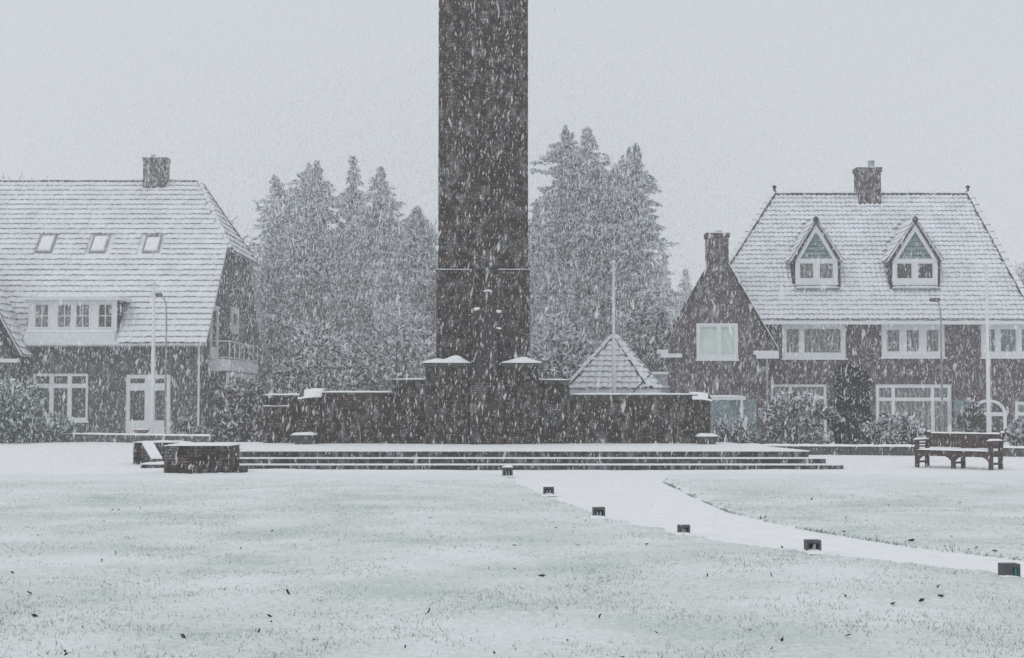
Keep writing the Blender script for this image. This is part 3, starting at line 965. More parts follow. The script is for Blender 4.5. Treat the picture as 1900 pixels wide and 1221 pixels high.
def ridge_tiles(parent, A, B, r=0.13, step=0.36, snow=True, name='ridge_tile'):
    """half-round capping tiles from A to B, each with snow on its back (parent's frame)"""
    A, B = Vector(A), Vector(B)
    d = B - A; Ln = d.length; d.normalize()
    side = d.cross(Vector((0, 0, 1))).normalized()
    up = side.cross(d).normalized()
    n = max(1, int(Ln / step)); s = Ln / n
    key = ('ridge', round(r, 3), round(s, 3))
    if key not in TILE_CACHE:
        mb = MB()
        vs_, fs_, ms_ = [], [], []
        K = 7
        for x, rr in ((0, r * 1.0), (s * 1.06, r * 0.86)):
            for k in range(K):
                w_ = math.pi * (k / (K - 1) * 1.1 - 0.05)
                vs_.append((x, rr * math.cos(w_), rr * math.sin(w_)))
        for k in range(K - 1):
            fs_.append((k, k + 1, K + k + 1, K + k)); ms_.append(0 if 0 < k < K - 2 else 1)
        fs_.append(tuple(range(K))); ms_.append(1)
        fs_.append(tuple(reversed(range(K, 2 * K)))); ms_.append(1)
        mb.add(vs_, fs_); mb.m = ms_
        TILE_CACHE[key] = mb.mesh('ridge_tile', ['snow_roof', 'roof_tile'], False)
    me = TILE_CACHE[key]
    Bm = Matrix((d, side, up)).transposed().to_4x4()
    for i in range(n):
        o = link(name, me, parent)
        o.matrix_local = Matrix.Translation(A + d * (s * i) + up * random.uniform(-.01, .01)) @ Bm

def slab(parent, pts, t=0.06, mat='snow_roof', name='roof_deck'):
    """roof plane with thickness (parent's frame)"""
    p = [Vector(q) for q in pts]
    n = (p[1] - p[0]).cross(p[2] - p[0]).normalized()
    return part(MB().prism(p, n * -t), name, mat, parent, local=True)

def chimney(parent, x0, x1, y0, y1, z0, z1, bmat, pots, o, crown=0.05, snow=0.05):
    V = lambda mb: mb
    c_ = MB().box(x0 - o.x, x1 - o.x, y0 - o.y, y1 - o.y, z0 - o.z, z1 - 0.18 - o.z)
    c_.box(x0 - crown - o.x, x1 + crown - o.x, y0 - crown - o.y, y1 + crown - o.y, z1 - 0.18 - o.z, z1 - o.z)
    ch = part(c_, 'chimney', bmat, parent, local=True)
    part(MB().mound(x0 - crown - o.x, x1 + crown - o.x, y0 - crown - o.y, y1 + crown - o.y, z1 - o.z, snow, nx=8), 'snow_cap', 'snow', ch, True, local=True)
    for (px_, w_, hh) in pots:
        part(MB().lathe([(w_ / 2, 0), (w_ / 2 * .9, hh * .8), (w_ / 2 * 1.05, hh * .85), (w_ / 2 * 1.05, hh)], (px_ - o.x, (y0 + y1) / 2 - o.y, z1 - o.z), 12), 'chimney_pot', 'grey_board', ch, True, local=True)
    return ch

# ------------------------------------------------------------------ house on the right
Yf = 60.0
RH = thing('brick_house', (PX(1620, Yf), Yf, 0.0), 'brick house with two pointed dormers on a snowy pantile roof, right side', 'house')
O = Vector(RH.location)
FY = T3(0, Yf)                                    # facade frame
ye = Yf - 0.45
ze = PZ(593, ye)
yr = 62.9
zr_ = PZ(361, yr)
sl = Vector((0, yr - ye, zr_ - ze)); sl_len = sl.length; vd = sl.normalized()
nrm = Vector((1, 0, 0)).cross(vd).normalized()
P0 = Vector((0, ye, ze))
rA, rB = onplane(1437, 361, P0, nrm), onplane(1796, 361, P0, nrm)
def hip_to_eave(top, px, py):
    q = onplane(px, py, P0, nrm)
    k = (top.z - ze) / (top.z - q.z)
    return top + (q - top) * k
eA, eB = hip_to_eave(rA, 1361, 480), hip_to_eave(rB, 1893, 540)
back = 2 * yr - ye
# walls
zb = -0.05
xl, xr = eA.x + 0.3, eB.x - 0.3
w1 = (PX(1452, Yf), PX(1571, Yf), PZ(665, Yf), PZ(601, Yf))
w2 = (PX(1637, Yf), PX(1755, Yf), PZ(663, Yf), PZ(601, Yf))
w3 = (PX(1822, Yf), PX(1925, Yf), PZ(663, Yf), PZ(601, Yf))
g1 = (PX(1430, Yf), PX(1534, Yf), PZ(808, Yf), PZ(713, Yf))
g2 = (PX(1625, Yf), PX(1766, Yf), PZ(808, Yf), PZ(713, Yf))
g4 = (PX(1883, Yf), PX(1965, Yf), PZ(810, Yf), PZ(745, Yf))
holes = [w1, w2, w3, g1, g2, g4]
wall = wall_holes(FY, xl, xr, zb, ze + 0.1, holes)
wall.M = None
wall.box(xl, xl + .02, Yf + .2, back - .4, zb, ze)
wall.box(xr - .02, xr, Yf + .2, back - .4, zb, ze)
wall.box(xl + .03, xr - .03, Yf + .25, Yf + .3, zb, ze)
part(wall, 'wall', 'brick_right', RH)
# roof
def loc(*ps):
    return [Vector(p) - O for p in ps]
slab(RH, loc(eA, eB, rB, rA))
slab(RH, loc((eA.x, back, ze), eA, rA))
slab(RH, loc(eB, (eB.x, back, ze), rB))
slab(RH, loc((eB.x, back, ze), (eA.x, back, ze), rA, rB))
TW, TE = 0.205, 0.0
rows = 28
TE = sl_len / rows
# dormer footprints are left free of tiles
YD = 60.30
dorm = [(1478, 1557, 1517), (1659, 1743, 1702)]
def plane_uv(px, py):
    q = onplane(px, py, P0, nrm)
    return q.x, (q.z - ze) / vd.z
free = []
for (pa_, pb_, pc_) in dorm:
    xa, xb = PX(pa_, YD), PX(pb_, YD)
    zc = PZ(529, YD)
    free.append((xa - .05, xb + .05, (zc - ze) / vd.z - 0.2, xc := (xa + xb) / 2, (PZ(482, YD) - ze) / vd.z + 0.6))
roof_poly = [(eA.x + .02, -0.01), (eB.x - .02, -0.01), (rB.x, sl_len - .02), (rA.x, sl_len - .02)]
ip = in_poly(roof_poly)
def test_r(u, v):
    if not ip(u, v):
        return False
    for (a_, b_, v0, xc_, v1) in free:
        if a_ < u < b_ and v0 < v < v1:
            return False
        if v1 <= v < v1 + 1.6 and abs(u - xc_) < (b_ - a_) / 2 * (1 - (v - v1) / 1.6):
            return False
    return True
tiled(RH, P0 - O, Vector((1, 0, 0)), vd, test_r, TW, TE, (eA.x, eB.x), rows, 300, butt=0.070, amp=0.034)
ridge_tiles(RH, *loc(rA, rB))
ridge_tiles(RH, *loc(eB + Vector((.03, 0, .05)), rB + Vector((.03, 0, .05))), r=0.17)
ridge_tiles(RH, *loc(eA + Vector((-.03, 0, .05)), rA + Vector((-.03, 0, .05))), r=0.15)
for rp_, nm in ((rA, 0), (rB, 1)):
    q = rp_ - O
    part(MB().lathe([(.09, 0), (.11, .1), (.05, .16), (.05, .24), (.10, .3), (.07, .37)], (q.x, q.y, q.z + .02), 10), 'finial', 'roof_tile', RH, True, local=True)
# gutter and fascia
part(MB().box(eA.x - O.x, eB.x - O.x, ye - O.y - .10, ye - O.y + .12, ze - .20, ze - .075), 'gutter', 'white_paint', RH, local=True)
part(MB().mound(eA.x - O.x, eB.x - O.x, ye - O.y - .10, ye - O.y + .05, ze - .075, .03, nx=120, ny=3, over=0), 'gutter_snow', 'snow', RH, True, local=True)
part(MB().box(xl - O.x, xr - O.x, .0 - .3, .0, ze - .16, ze - .12), 'soffit', 'white_paint', RH, local=True)
# chimney on the ridge
chimney(RH, PX(1593, yr), PX(1636, yr), yr - .35, yr + .35, zr_ - .9, PZ(313, yr), 'brick_right', [(PX(1622, yr), .30, .34)], O, .05)
# dormers
for di, (pa_, pb_, pc_) in enumerate(dorm):
    xa, xb, xc_ = PX(pa_, YD), PX(pb_, YD), PX(pc_, YD)
    z0_, z1_, z2_ = PZ(529, YD), PZ(482, YD), PZ(416, YD)
    o = O
    dm = MB()
    # body running back into the roof
    yb_ = YD + 3.2
    dm.prism([(xa - o.x + .06, YD - o.y + .14, z0_), (xb - o.x - .06, YD - o.y + .14, z0_), (xb - o.x - .06, YD - o.y + .14, z1_), (xc_ - o.x, YD - o.y + .14, z2_ - .2), (xa - o.x + .06, YD - o.y + .14, z1_)], (0, yb_ - YD, 0))
    body = part(dm, 'dormer', 'teal_board', RH, local=True)
    # cheeks hung with dark tiles
    for s_, xx in ((-1, xa), (1, xb)):
        ck = MB().prism([(xx - o.x + (-.12 if s_ < 0 else 0.0), YD - o.y + .02, z0_ - .15), (xx - o.x + (0.0 if s_ < 0 else .12), YD - o.y + .02, z0_ - .15), (xx - o.x + (0.0 if s_ < 0 else .12), YD - o.y + .02, z1_ + .02), (xx - o.x + (-.12 if s_ < 0 else 0.0), YD - o.y + .02, z1_ - .08)], (0, 2.2, 0))
        part(ck, 'cheek', 'roof_tile', body, local=True)
    # gable boards
    nb = 7
    for i in range(nb):
        ta, tb = i / nb, (i + 1) / nb - .03
        za_, zb_ = z1_ + (z2_ - z1_) * ta * .92, z1_ + (z2_ - z1_) * tb * .92
        wa, wb = (xb - xa) / 2 * (1 - ta * .92) - .07, (xb - xa) / 2 * (1 - tb * .92) - .07
        if wb < 0.02:
            wb = 0.02
        part(MB().prism([(xc_ - o.x - wa, YD - o.y + .06 + .012 * (i % 2), za_), (xc_ - o.x + wa, YD - o.y + .06 + .012 * (i % 2), za_), (xc_ - o.x + wb, YD - o.y + .06 + .012 * (i % 2), zb_), (xc_ - o.x - wb, YD - o.y + .06 + .012 * (i % 2), zb_)], (0, .06, 0)), 'gable_board', 'teal_board', body, local=True)
    # white barge boards and window
    for s_ in (-1, 1):
        xe_ = xa if s_ < 0 else xb
        A_ = Vector((xe_ + s_ * .02, 0, z1_ - .06)); B_ = Vector((xc_, 0, z2_))
        t_ = .16
        bb = [(A_.x - o.x, YD - o.y - .06, A_.z), (B_.x - o.x, YD - o.y - .06, B_.z), (B_.x - o.x, YD - o.y - .06, B_.z - t_ * 1.9), (A_.x - s_ * t_ * .95 - o.x, YD - o.y - .06, A_.z - .03)]
        part(MB().prism(bb, (0, .10, 0)), 'barge_board', 'white_paint', body, local=True)
        # roof slope of the dormer, tile edge dark, snow above
        e_ = [(A_.x + s_ * .05 - o.x, YD - o.y - .12, A_.z - .1), (B_.x - o.x, YD - o.y - .12, B_.z + .02), (B_.x - o.x, YD - o.y - .12, B_.z + .15), (A_.x + s_ * .12 - o.x, YD - o.y - .12, A_.z - .03)]
        part(MB().prism(e_, (0, 3.0, 0)), 'dormer_roof', 'roof_tile', body, local=True)
        sn_ = [(A_.x + s_ * .17 - o.x, YD - o.y - .09, A_.z - .02), (B_.x - o.x, YD - o.y - .09, B_.z + .151), (B_.x - o.x, YD - o.y - .09, B_.z + .21), (A_.x + s_ * .21 - o.x, YD - o.y - .09, A_.z + .02)]
        part(MB().prism(sn_, (0, 2.95, 0)), 'roof_snow', 'snow_roof', body, local=True)
        e0 = Vector((A_.x + s_ * .22 - o.x, YD - o.y - .10, A_.z + .02)); e1 = Vector((B_.x - o.x, YD - o.y - .10, B_.z + .2))
        dv = (e1 - e0).normalized(); dl = (e1 - e0).length
        dud = Vector((0, 1, 0)) if s_ > 0 else Vector((0, -1, 0))
        dn = int(dl / .27)
        def over(u, v, e0=e0, dv=dv, s_=s_):
            q = e0 + dv * v + Vector((0, u * (1 if s_ > 0 else -1), 0))
            return q.z + .0 > ze + (q.y + o.y - ye) * vd.z / vd.y - .12
        tiled(body, e0, dud, dv, over, TW, dl / dn, (0.0, 2.9) if s_ > 0 else (-2.9, 0.0), dn, 120, butt=.05, amp=.026, name='dormer_tile')
    part(MB().lathe([(.07, -.05), (.12, .05), (.11, .16), (.04, .22)], (xc_ - o.x, YD - o.y - .06, z2_ + .1), 10), 'finial', 'roof_tile', body, True, local=True)
    window(body, T3(0, YD - .03), xa, xb, z0_, z1_ + .04, (1, 1), 'glass_curtain' if di == 0 else 'glass_dark', frame=.17, mullion=.22, sill=False, sash=.03, bottom=.26, recess=.07)
    part(MB().mound(xa - o.x - .05, xb - o.x + .05, YD - o.y - .22, YD - o.y - .05, z0_ - .12, .05, ny=3), 'apron_snow', 'snow_roof', body, True, local=True)
    part(MB().box(xa - o.x - .05, xb - o.x + .05, YD - o.y - .22, YD - o.y + .1, z0_ - .17, z0_ - .12), 'apron', 'grey_board', body, local=True)
# upper windows
window(RH, FY, *w1[:2], w1[2], w1[3], (27, 72), 'glass_curtain', frame=.16, mullion=.14, bottom=.2)
window(RH, FY, *w2[:2], w2[2], w2[3], (1, 1, 1), 'glass_curtain', frame=.2, mullion=.22, bottom=.2, sash=.05)
window(RH, FY, *w3[:2], w3[2], w3[3], (1, 1.6, 1), pane_list=['glass_curtain', 'glass_teal', 'glass_teal'], frame=.18, mullion=.16, bottom=.2)
# ground floor windows
window(RH, FY, *g1[:2], g1[2], g1[3], (1, 2), 'glass_curtain', frame=.09, transom=PZ(738, Yf), mullion=.10, sash=.02)
window(RH, FY, *g4[:2], g4[2], g4[3], (1, 1), 'glass_curtain', frame=.12, transom=PZ(768, Yf), mullion=.1, sash=.02)
window(RH, FY, *g2[:2], g2[2], g2[3], (26, 72, 28), 'glass_curtain', frame=.13, transom=PZ(741, Yf), mullion=.11, sash=.02)
# glazed box beside the large window
gx0, gx1 = PX(1768, Yf - .3), PX(1797, Yf - .3)
part(MB().box(gx0 - O.x, gx1 - O.x, -.5, -.46, -.05, PZ(742, Yf)), 'glass_screen', 'glass_teal', RH, local=True)
# arched doorway
ax, ar = PX(1833, Yf), PX(1866, Yf) - PX(1833, Yf)
azs = PZ(768, Yf)
def arch_ring(r0, r1, y0, y1, zbot, n=14):
    outer = [(ax + r1 * math.cos(math.pi * i / n), azs + r1 * .82 * math.sin(math.pi * i / n)) for i in range(n + 1)]
    inner = [(ax + r0 * math.cos(math.pi * i / n), azs + (r0 * .82) * math.sin(math.pi * i / n)) for i in range(n + 1)]
    outer = [(ax + r1, zbot)] + outer + [(ax - r1, zbot)]
    inner = [(ax + r0, zbot)] + inner + [(ax - r0, zbot)]
    mb = MB(); k = len(outer); vs_ = []
    for yy in (y0, y1):
        vs_ += [(x, yy, z) for x, z in outer] + [(x, yy, z) for x, z in inner]
    fs_ = []
    for i in range(k - 1):
        fs_ += [(i, i + 1, k + i + 1, k + i), (2 * k + i, 3 * k + i, 3 * k + i + 1, 2 * k + i + 1), (i, 2 * k + i, 2 * k + i + 1, i + 1), (k + i, k + i + 1, 3 * k + i + 1, 3 * k + i)]
    return mb.add(vs_, fs_)
door = part(arch_ring(ar - .14, ar, Yf - .10, Yf + .02, 0), 'arched_doorway', 'white_paint', RH)
part(MB().box(ax - ar + .14, ax + ar - .14, Yf - .085, Yf - .003, azs - .09, azs + .07), 'transom_bar', 'white_paint', door)
nseg = 14
fan = [(ax + (ar - .14) * math.cos(math.pi * i / nseg), Yf - .03, azs + .07 + (ar * .82 - .2) * math.sin(math.pi * i / nseg)) for i in range(nseg + 1)]
part(MB().prism(fan, (0, .025, 0)), 'fanlight', 'glass_dark', door)
part(MB().box(ax - ar + .14, ax + ar - .14, Yf - .05, Yf - .004, .1, azs - .09), 'door_leaf', 'glass_dark', door)
part(MB().box(ax - .1, ax + .1, Yf - .075, Yf - .052, .1, azs - .09), 'door_post', 'white_paint', door)
# gable wing with chimney
Yw = 59.0
gx = PX(1335, Yw)
zap = PZ(462, Yw)
zev = PZ(652, Yw)
xwl, xwr = PX(1238, Yw), PX(1426, Yw)
slope = (zap - zev) / (gx - PX(1228, Yw))
wg = (PX(1293, Yw), PX(1370, Yw), PZ(667, Yw), PZ(600, Yw))
wing = wall_holes(T3(0, Yw), xwl, xwr, zb, zev, [])
wing.f = []; wing.v = []; wing.m = []
wing = MB()
hx = [xwl, wg[0], wg[1], xwr]
# lower part and sides of the opening
for (a_, b_, c_, d_) in ((xwl, xwr, zb, wg[2]), (xwl, wg[0], wg[2], zev), (wg[1], xwr, wg[2], zev)):
    wing.add([(a_, Yw, c_), (b_, Yw, c_), (b_, Yw, d_), (a_, Yw, d_)], [(0, 1, 2, 3)])
zg = lambda x: zap - abs(x - gx) * slope
xg0, xg1 = gx - (zap - zev) / slope + .06, gx + (zap - zev) / slope - .06
wing.add([(xg0, Yw, zev), (wg[0], Yw, zev), (wg[0], Yw, min(zg(wg[0]), wg[3]))], [(0, 1, 2)])
wing.add([(wg[0], Yw, zev), (wg[0], Yw, zev), (wg[0], Yw, zev)], [(0, 1, 2)])
wing.f.pop(); wing.m.pop()
wing.add([(wg[1], Yw, zev), (xg1, Yw, zev), (wg[1], Yw, zg(wg[1]))], [(0, 1, 2)])
wing.add([(wg[0], Yw, min(zg(wg[0]), wg[3])), (wg[0], Yw, zg(wg[0])), (xg0, Yw, zev)], [(0, 1, 2)])
wing.add([(wg[0], Yw, wg[3]), (wg[1], Yw, wg[3]), (wg[1], Yw, zg(wg[1])), (gx, Yw, zap), (wg[0], Yw, zg(wg[0]))], [(0, 1, 2, 3, 4)])
rv = .18
a_, b_, c_, d_ = wg
wing.add([(a_, Yw + rv, c_), (b_, Yw + rv, c_), (b_, Yw + rv, d_), (a_, Yw + rv, d_)], [(0, 1, 2, 3)])
wing.box(xwl, xwl + .03, Yw + .003, Yw + 1.3, zb, zev)
wing.box(xwr - .03, xwr, Yw + .003, Yw + 1.3, zb, zev)
part(wing, 'wing_wall', 'brick_right', RH)
window(RH, T3(0, Yw), a_, b_, c_, d_, (1.25, 1), 'glass_pale', frame=.11, mullion=.10, bottom=.16, sash=.05, recess=.05)
for s_ in (-1, 1):
    A_ = Vector((gx + s_ * (zap - zev) / slope, 0, zev)); B_ = Vector((gx + s_ * (zap - PZ(504, Yw)) / slope, 0, PZ(504, Yw)))
    r_ = [(A_.x - O.x, Yw - O.y - .08, A_.z), (B_.x - O.x, Yw - O.y - .08, B_.z), (B_.x - O.x, Yw - O.y - .08, B_.z + .12), (A_.x + s_ * .07 - O.x, Yw - O.y - .08, A_.z + .05)]
    part(MB().prism(r_, (0, .6, 0)), 'verge', 'roof_tile', RH, local=True)
    r2 = [(A_.x + s_ * .075 - O.x, Yw - O.y - .10, A_.z + .05), (B_.x - O.x, Yw - O.y - .10, B_.z + .122), (B_.x - O.x, Yw - O.y - .10, B_.z + .165), (A_.x + s_ * .10 - O.x, Yw - O.y - .10, A_.z + .07)]
    if s_ > 0:
        part(MB().prism(r2, (0, .6, 0)), 'verge_snow', 'snow_roof', RH, local=True)
for (p0, p1, pt_) in ((1221, 1265, 649), (1398, 1444, 651)):
    x0_, x1_ = PX(p0, Yw), PX(p1, Yw)
    zt_ = PZ(pt_, Yw)
    half = (x1_ - x0_) * .42
    part(MB().box(x0_ - O.x, x0_ + (half if p0 < 1300 else x1_ - x0_) - O.x, Yw - O.y - .20, Yw - O.y + .5, zt_ - .16, zt_), 'eave_box', 'white_paint', RH, local=True)
    part(MB().box(x0_ - O.x + .1, x1_ - O.x, Yw - O.y - .26, Yw - O.y - .02, zt_ - .32, zt_ - .16), 'gutter_end', 'white_paint', RH, local=True)
chimney(RH, PX(1315, Yw), PX(1354, Yw), Yw - .02, Yw + .75, PZ(520, Yw), PZ(432, Yw), 'brick_right', [(PX(1338, Yw), .32, .12)], O, .05)
part(MB().tube([(xwr - .06, Yw - .06, zb), (xwr - .06, Yw - .06, zev - .1)], .045, 8), 'downpipe', 'grey_board', RH)
# bay window of the wing
bx0, bx1 = PX(1300, 57.8), PX(1379, 57.8)
bay = part(MB().box(bx0, bx1 + .1, 57.75, Yw + .02, PZ(742, 57.8), PZ(736, 57.8)), 'bay_window', 'white_paint', RH)
part(MB().mound(bx0, bx1 + .1, 57.75, Yw, PZ(736, 57.8), .06), 'bay_snow', 'snow', bay, True)
part(MB().box(bx1 - .11, bx1, 57.80, 57.92, zb, PZ(742, 57.8)), 'bay_post', 'white_paint', bay)
part(MB().box(bx0 + .02, bx1 - .115, 57.84, 57.88, zb + .3, PZ(742, 57.8)), 'pane', 'glass_teal', bay)
part(MB().box(bx1 + .005, PX(1404, 57.8), 57.85, 57.88, zb + .3, PZ(741, 57.8)), 'side_pane', 'glass_teal', bay)

# ------------------------------------------------------------------ house on the left
YL = 64.0
LH = thing('brick_house', (PX(200, YL), YL, 0.0), 'grey brick house with wide flat dormer and three skylights in a snowy roof, left side', 'house')
O2 = Vector(LH.location)
ye2 = YL - 0.4
ze2 = PZ(637, ye2)
yr2 = 71.7
zr2 = PZ(337, yr2)
vd2 = Vector((0, yr2 - ye2, zr2 - ze2)); len2 = vd2.length; vd2.normalize()
n2_ = Vector((1, 0, 0)).cross(vd2).normalized()
Q0 = Vector((0, ye2, ze2))
xE = PX(381, ye2)                                  # verge at the gable
xW = -27.0
zh = PZ(455, 68.3)
yh = ye2 + (zh - ze2) / (zr2 - ze2) * (yr2 - ye2)
rE = onplane(370, 337, Q0, n2_)
back2 = 2 * yr2 - ye2
loc2 = lambda *ps: [Vector(p) - O2 for p in ps]
hF, hB = Vector((xE, yh, zh)), Vector((xE, 2 * yr2 - yh, zh))
slab(LH, loc2((xW, ye2, ze2), (xE, ye2, ze2), hF, rE, (xW, yr2, zr2)))
slab(LH, loc2((xE, back2, ze2), (xW, back2, ze2), (xW, yr2, zr2), rE, hB))
slab(LH, loc2(hF + Vector((.15, 0, -.25)), hB + Vector((.15, 0, -.25)), rE))
TE2 = len2 / 31
TW2 = 0.30
dx0, dx1 = PX(50, 63.9), PX(214, 63.9)
zd1 = PZ(557, 63.9)
sky_l = []
for (pa_, pb_) in ((62, 98), (161, 198), (260, 297)):
    a1 = onplane(pa_, 470, Q0, n2_); b1 = onplane(pb_ - 4, 470, Q0, n2_); t1 = onplane(pb_, 437, Q0, n2_)
    sky_l.append((a1.x + .08, b1.x + .02, (a1.z - ze2) / vd2.z, (t1.z - ze2) / vd2.z))
lp = in_poly([(xW, -.01), (xE - .02, -.01), (xE - .02, (zh - ze2) / vd2.z), (rE.x, len2 - .02), (xW, len2 - .02)])
def test_l(u, v):
    if not lp(u, v):
        return False
    if dx0 - .1 < u < dx1 + .1 and v < (zd1 - ze2) / vd2.z:
        return False
    for (a_, b_, c_, d_) in sky_l:
        if a_ - .12 < u < b_ + .12 and c_ - .1 < v < d_ + .1:
            return False
    return True
tiled(LH, Q0 - O2, Vector((1, 0, 0)), vd2, test_l, TW2, TE2, (xE - 45 * TW2, xE), 31, 300, butt=0.075, amp=0.016)
# hipped end tiles
ud3 = (hB - hF).normalized()
vd3 = (rE - (hF + hB) / 2).normalized()
hl_ = (rE - (hF + hB) / 2).length
hwid = (hB - hF).length
tiled(LH, hF - O2 + Vector((.15, 0, -.24)), ud3, vd3, in_poly([(0.1, 0), (hwid - .1, 0), (hwid / 2, hl_ + .2)]), TW2, TE2, (0, hwid), int(hl_ / TE2) + 1, 60, butt=.075, amp=.016)
ridge_tiles(LH, *loc2((xW, yr2, zr2), rE))
ridge_tiles(LH, *loc2(hF + Vector((.12, 0, -.2)), rE), r=.15)
ridge_tiles(LH, *loc2(hB + Vector((.12, 0, -.2)), rE), r=.15)
# skylights
for i, (a_, b_, c_, d_) in enumerate(sky_l):
    Bm = Matrix((Vector((1, 0, 0)), vd2, n2_)).transposed().to_4x4()
    Mx = Matrix.Translation(Q0 - O2) @ Bm
    f = MB(Mx)
    t = .07
    f.box(a_, a_ + t, c_, d_, 0, .10); f.box(b_ - t, b_, c_, d_, 0, .10); f.box(a_ + t, b_ - t, c_, c_ + t, 0, .10); f.box(a_ + t, b_ - t, d_ - t, d_, 0, .10)
    s_ = link('skylight', f.mesh('skylight', 'steel_grey'), LH)
    link('pane', MB(Mx).box(a_ + t, b_ - t, c_ + t, d_ - t, .02, .06).mesh('pane', 'glass_curtain'), s_)
    link('pane_snow', MB(Mx).mound(a_ + t, b_ - t, c_ + t + .02, d_ - t - (.12 if i == 2 else .0), .062, .05, seed=i, over=.0).mesh('pane_snow', 'snow', True), s_)
# walls
xwE = xE - 0.25
gw = (PX(60, YL), PX(163, YL), PZ(782, YL), PZ(693, YL))
dr = (PX(233, YL), PX(316, YL), PZ(806, YL) , PZ(695, YL))
lw = wall_holes(T3(0, YL), xW, xwE, -.05, ze2 + .1, [gw, dr])
# gable end
GE = Matrix.Translation((xwE, 0, 0)) @ RZ(90)
gb = (YL + 3.2, YL + 5.4, PZ(650, YL + 4), PZ(566, YL + 4))      # balcony door
gs = (YL + 7.6, YL + 9.0, PZ(617, YL + 8), PZ(573, YL + 8))
ge = wall_holes(GE, YL, back2 - .4, -.05, ze2, [])
lw.M = None
for p_, f_ in (((ge.v), (ge.f)),):
    lw.add(p_, f_)
zk = lambda y: ze2 + (y - ye2) / (yr2 - ye2) * (zr2 - ze2) if y < yr2 else ze2 + (back2 - y) / (yr2 - ye2) * (zr2 - ze2)
lw.add([(xwE, YL, ze2), (xwE, back2 - .4, ze2), (xwE, hB.y, zh - .05), (xwE, hF.y, zh - .05)], [(0, 1, 2, 3)])
lw.box(xW, xwE - .05, YL + .25, YL + .3, -.05, ze2)
part(lw, 'wall', 'brick_left', LH)
window(LH, T3(0, YL), *gw[:2], gw[2], gw[3], (1, 1, 1), 'glass_dark', frame=.11, mullion=.17, transom=PZ(716, YL), bottom=.16, sash=.012)
window(LH, T3(0, YL), *dr[:2], dr[2], dr[3], (1, 1), 'glass_dark', frame=.15, mullion=.26, transom=PZ(718, YL), bottom=.58, sash=.03, name='garden_door', sill=False)
part(MB().tube([(xwE - .12, YL - .06, 0), (xwE - .12, YL - .06, PZ(655, YL)), (xwE - .12, YL - .2, ze2 - .12)], .05, 8), 'downpipe', 'white_paint', LH)
part(MB().box(xW, xE - .1, ye2 - .06, ye2 + .1, ze2 - .14, ze2 - .06), 'gutter', 'grey_board', LH)
part(MB().mound(xW, xE - .1, ye2 - .06, ye2 + .05, ze2 - .06, .03, nx=90, ny=3, over=0), 'gutter_snow', 'snow', LH, True)
# verge board
vb = MB().prism([(xE - .14, ye2, ze2 - .12), (xE - .14, hF.y, hF.z - .14), (xE - .14, hF.y, hF.z - .02), (xE - .14, ye2, ze2 - .01)], (.1, 0, 0))
part(vb, 'verge_board', 'grey_board', LH)
# chimney
chimney(LH, PX(265, yr2), PX(307, yr2), yr2 - .5, yr2 + .3, PZ(352, yr2) - .3, PZ(295, yr2), 'brick_left', [(PX(280, yr2), .26, .18)], O2, .04)
# flat dormer with four casements
zd0 = PZ(634, 63.9)
zskirt = PZ(616, 63.9)
dbox = MB().box(dx0 + .06, dx1 - .06, 64.03, 66.4, zd0, zd1)
dormer = part(dbox, 'dormer', 'grey_board', LH)
part(MB().box(dx0 - .25, dx1 + .25, 63.65, 66.6, zd1 + .003, zd1 + .14), 'flat_roof', 'white_paint', dormer)
part(MB().mound(dx0 - .25, dx1 + .25, 63.65, 66.4, zd1 + .14, .09, nx=30, ny=8), 'roof_snow', 'snow', dormer, True)
part(MB().box(dx0 - .1, dx1 + .0, 63.62, 64.0, zd0 - .05, zskirt), 'skirt', 'white_paint', dormer)
part(MB().mound(dx0 - .1, dx1 + .0, 63.62, 63.9, zskirt + .001, .07, nx=24, ny=4), 'skirt_snow', 'snow', dormer, True)
fr_ = MB().box(dx0, dx1, 63.9, 64.02, zskirt, zd1)
for s0, s1 in ((62, 88), (104, 130), (138, 164), (180, 206)):
    pass
cas = [(62, 88), (104, 130), (138, 164), (180, 206)]
# front board between the casements
fb = MB(); prev = dx0
za_, zb_ = PZ(610, 63.9), PZ(562, 63.9)
for p0, p1 in cas:
    fb.box(prev, PX(p0 - 2, 63.9), 63.9, 64.02, zskirt, zd1)
    prev = PX(p1 + 2, 63.9)
    fb.box(PX(p0 - 2, 63.9), prev, 63.9, 64.02, zskirt, za_)
    fb.box(PX(p0 - 2, 63.9), prev, 63.9, 64.02, zb_, zd1)
fb.box(prev, dx1, 63.9, 64.02, zskirt, zd1)
part(fb, 'front_board', 'white_paint', dormer)
for k, (p0, p1) in enumerate(cas):
    window(dormer, T3(0, 63.86), PX(p0 - 2, 63.9), PX(p1 + 2, 63.9), za_, zb_, (1,), 'glass_dark' if k == 3 else 'glass_curtain', frame=.05, bars=(2, 2), sill=False, sash=.03, recess=.08)
ckl = MB()
for i in range(6):                                   # tile-hung cheek
    ckl.box(dx1 - .055, dx1 + .02, 64.05, 66.2, zd0 + i * (zd1 - zd0) / 6, zd0 + (i + .92) * (zd1 - zd0) / 6)
part(ckl, 'cheek', 'roof_tile', dormer)
ckl = MB().box(dx0 - .02, dx0 + .055, 64.05, 66.2, zd0, zd1 - .01)
part(ckl, 'cheek', 'roof_tile', dormer)
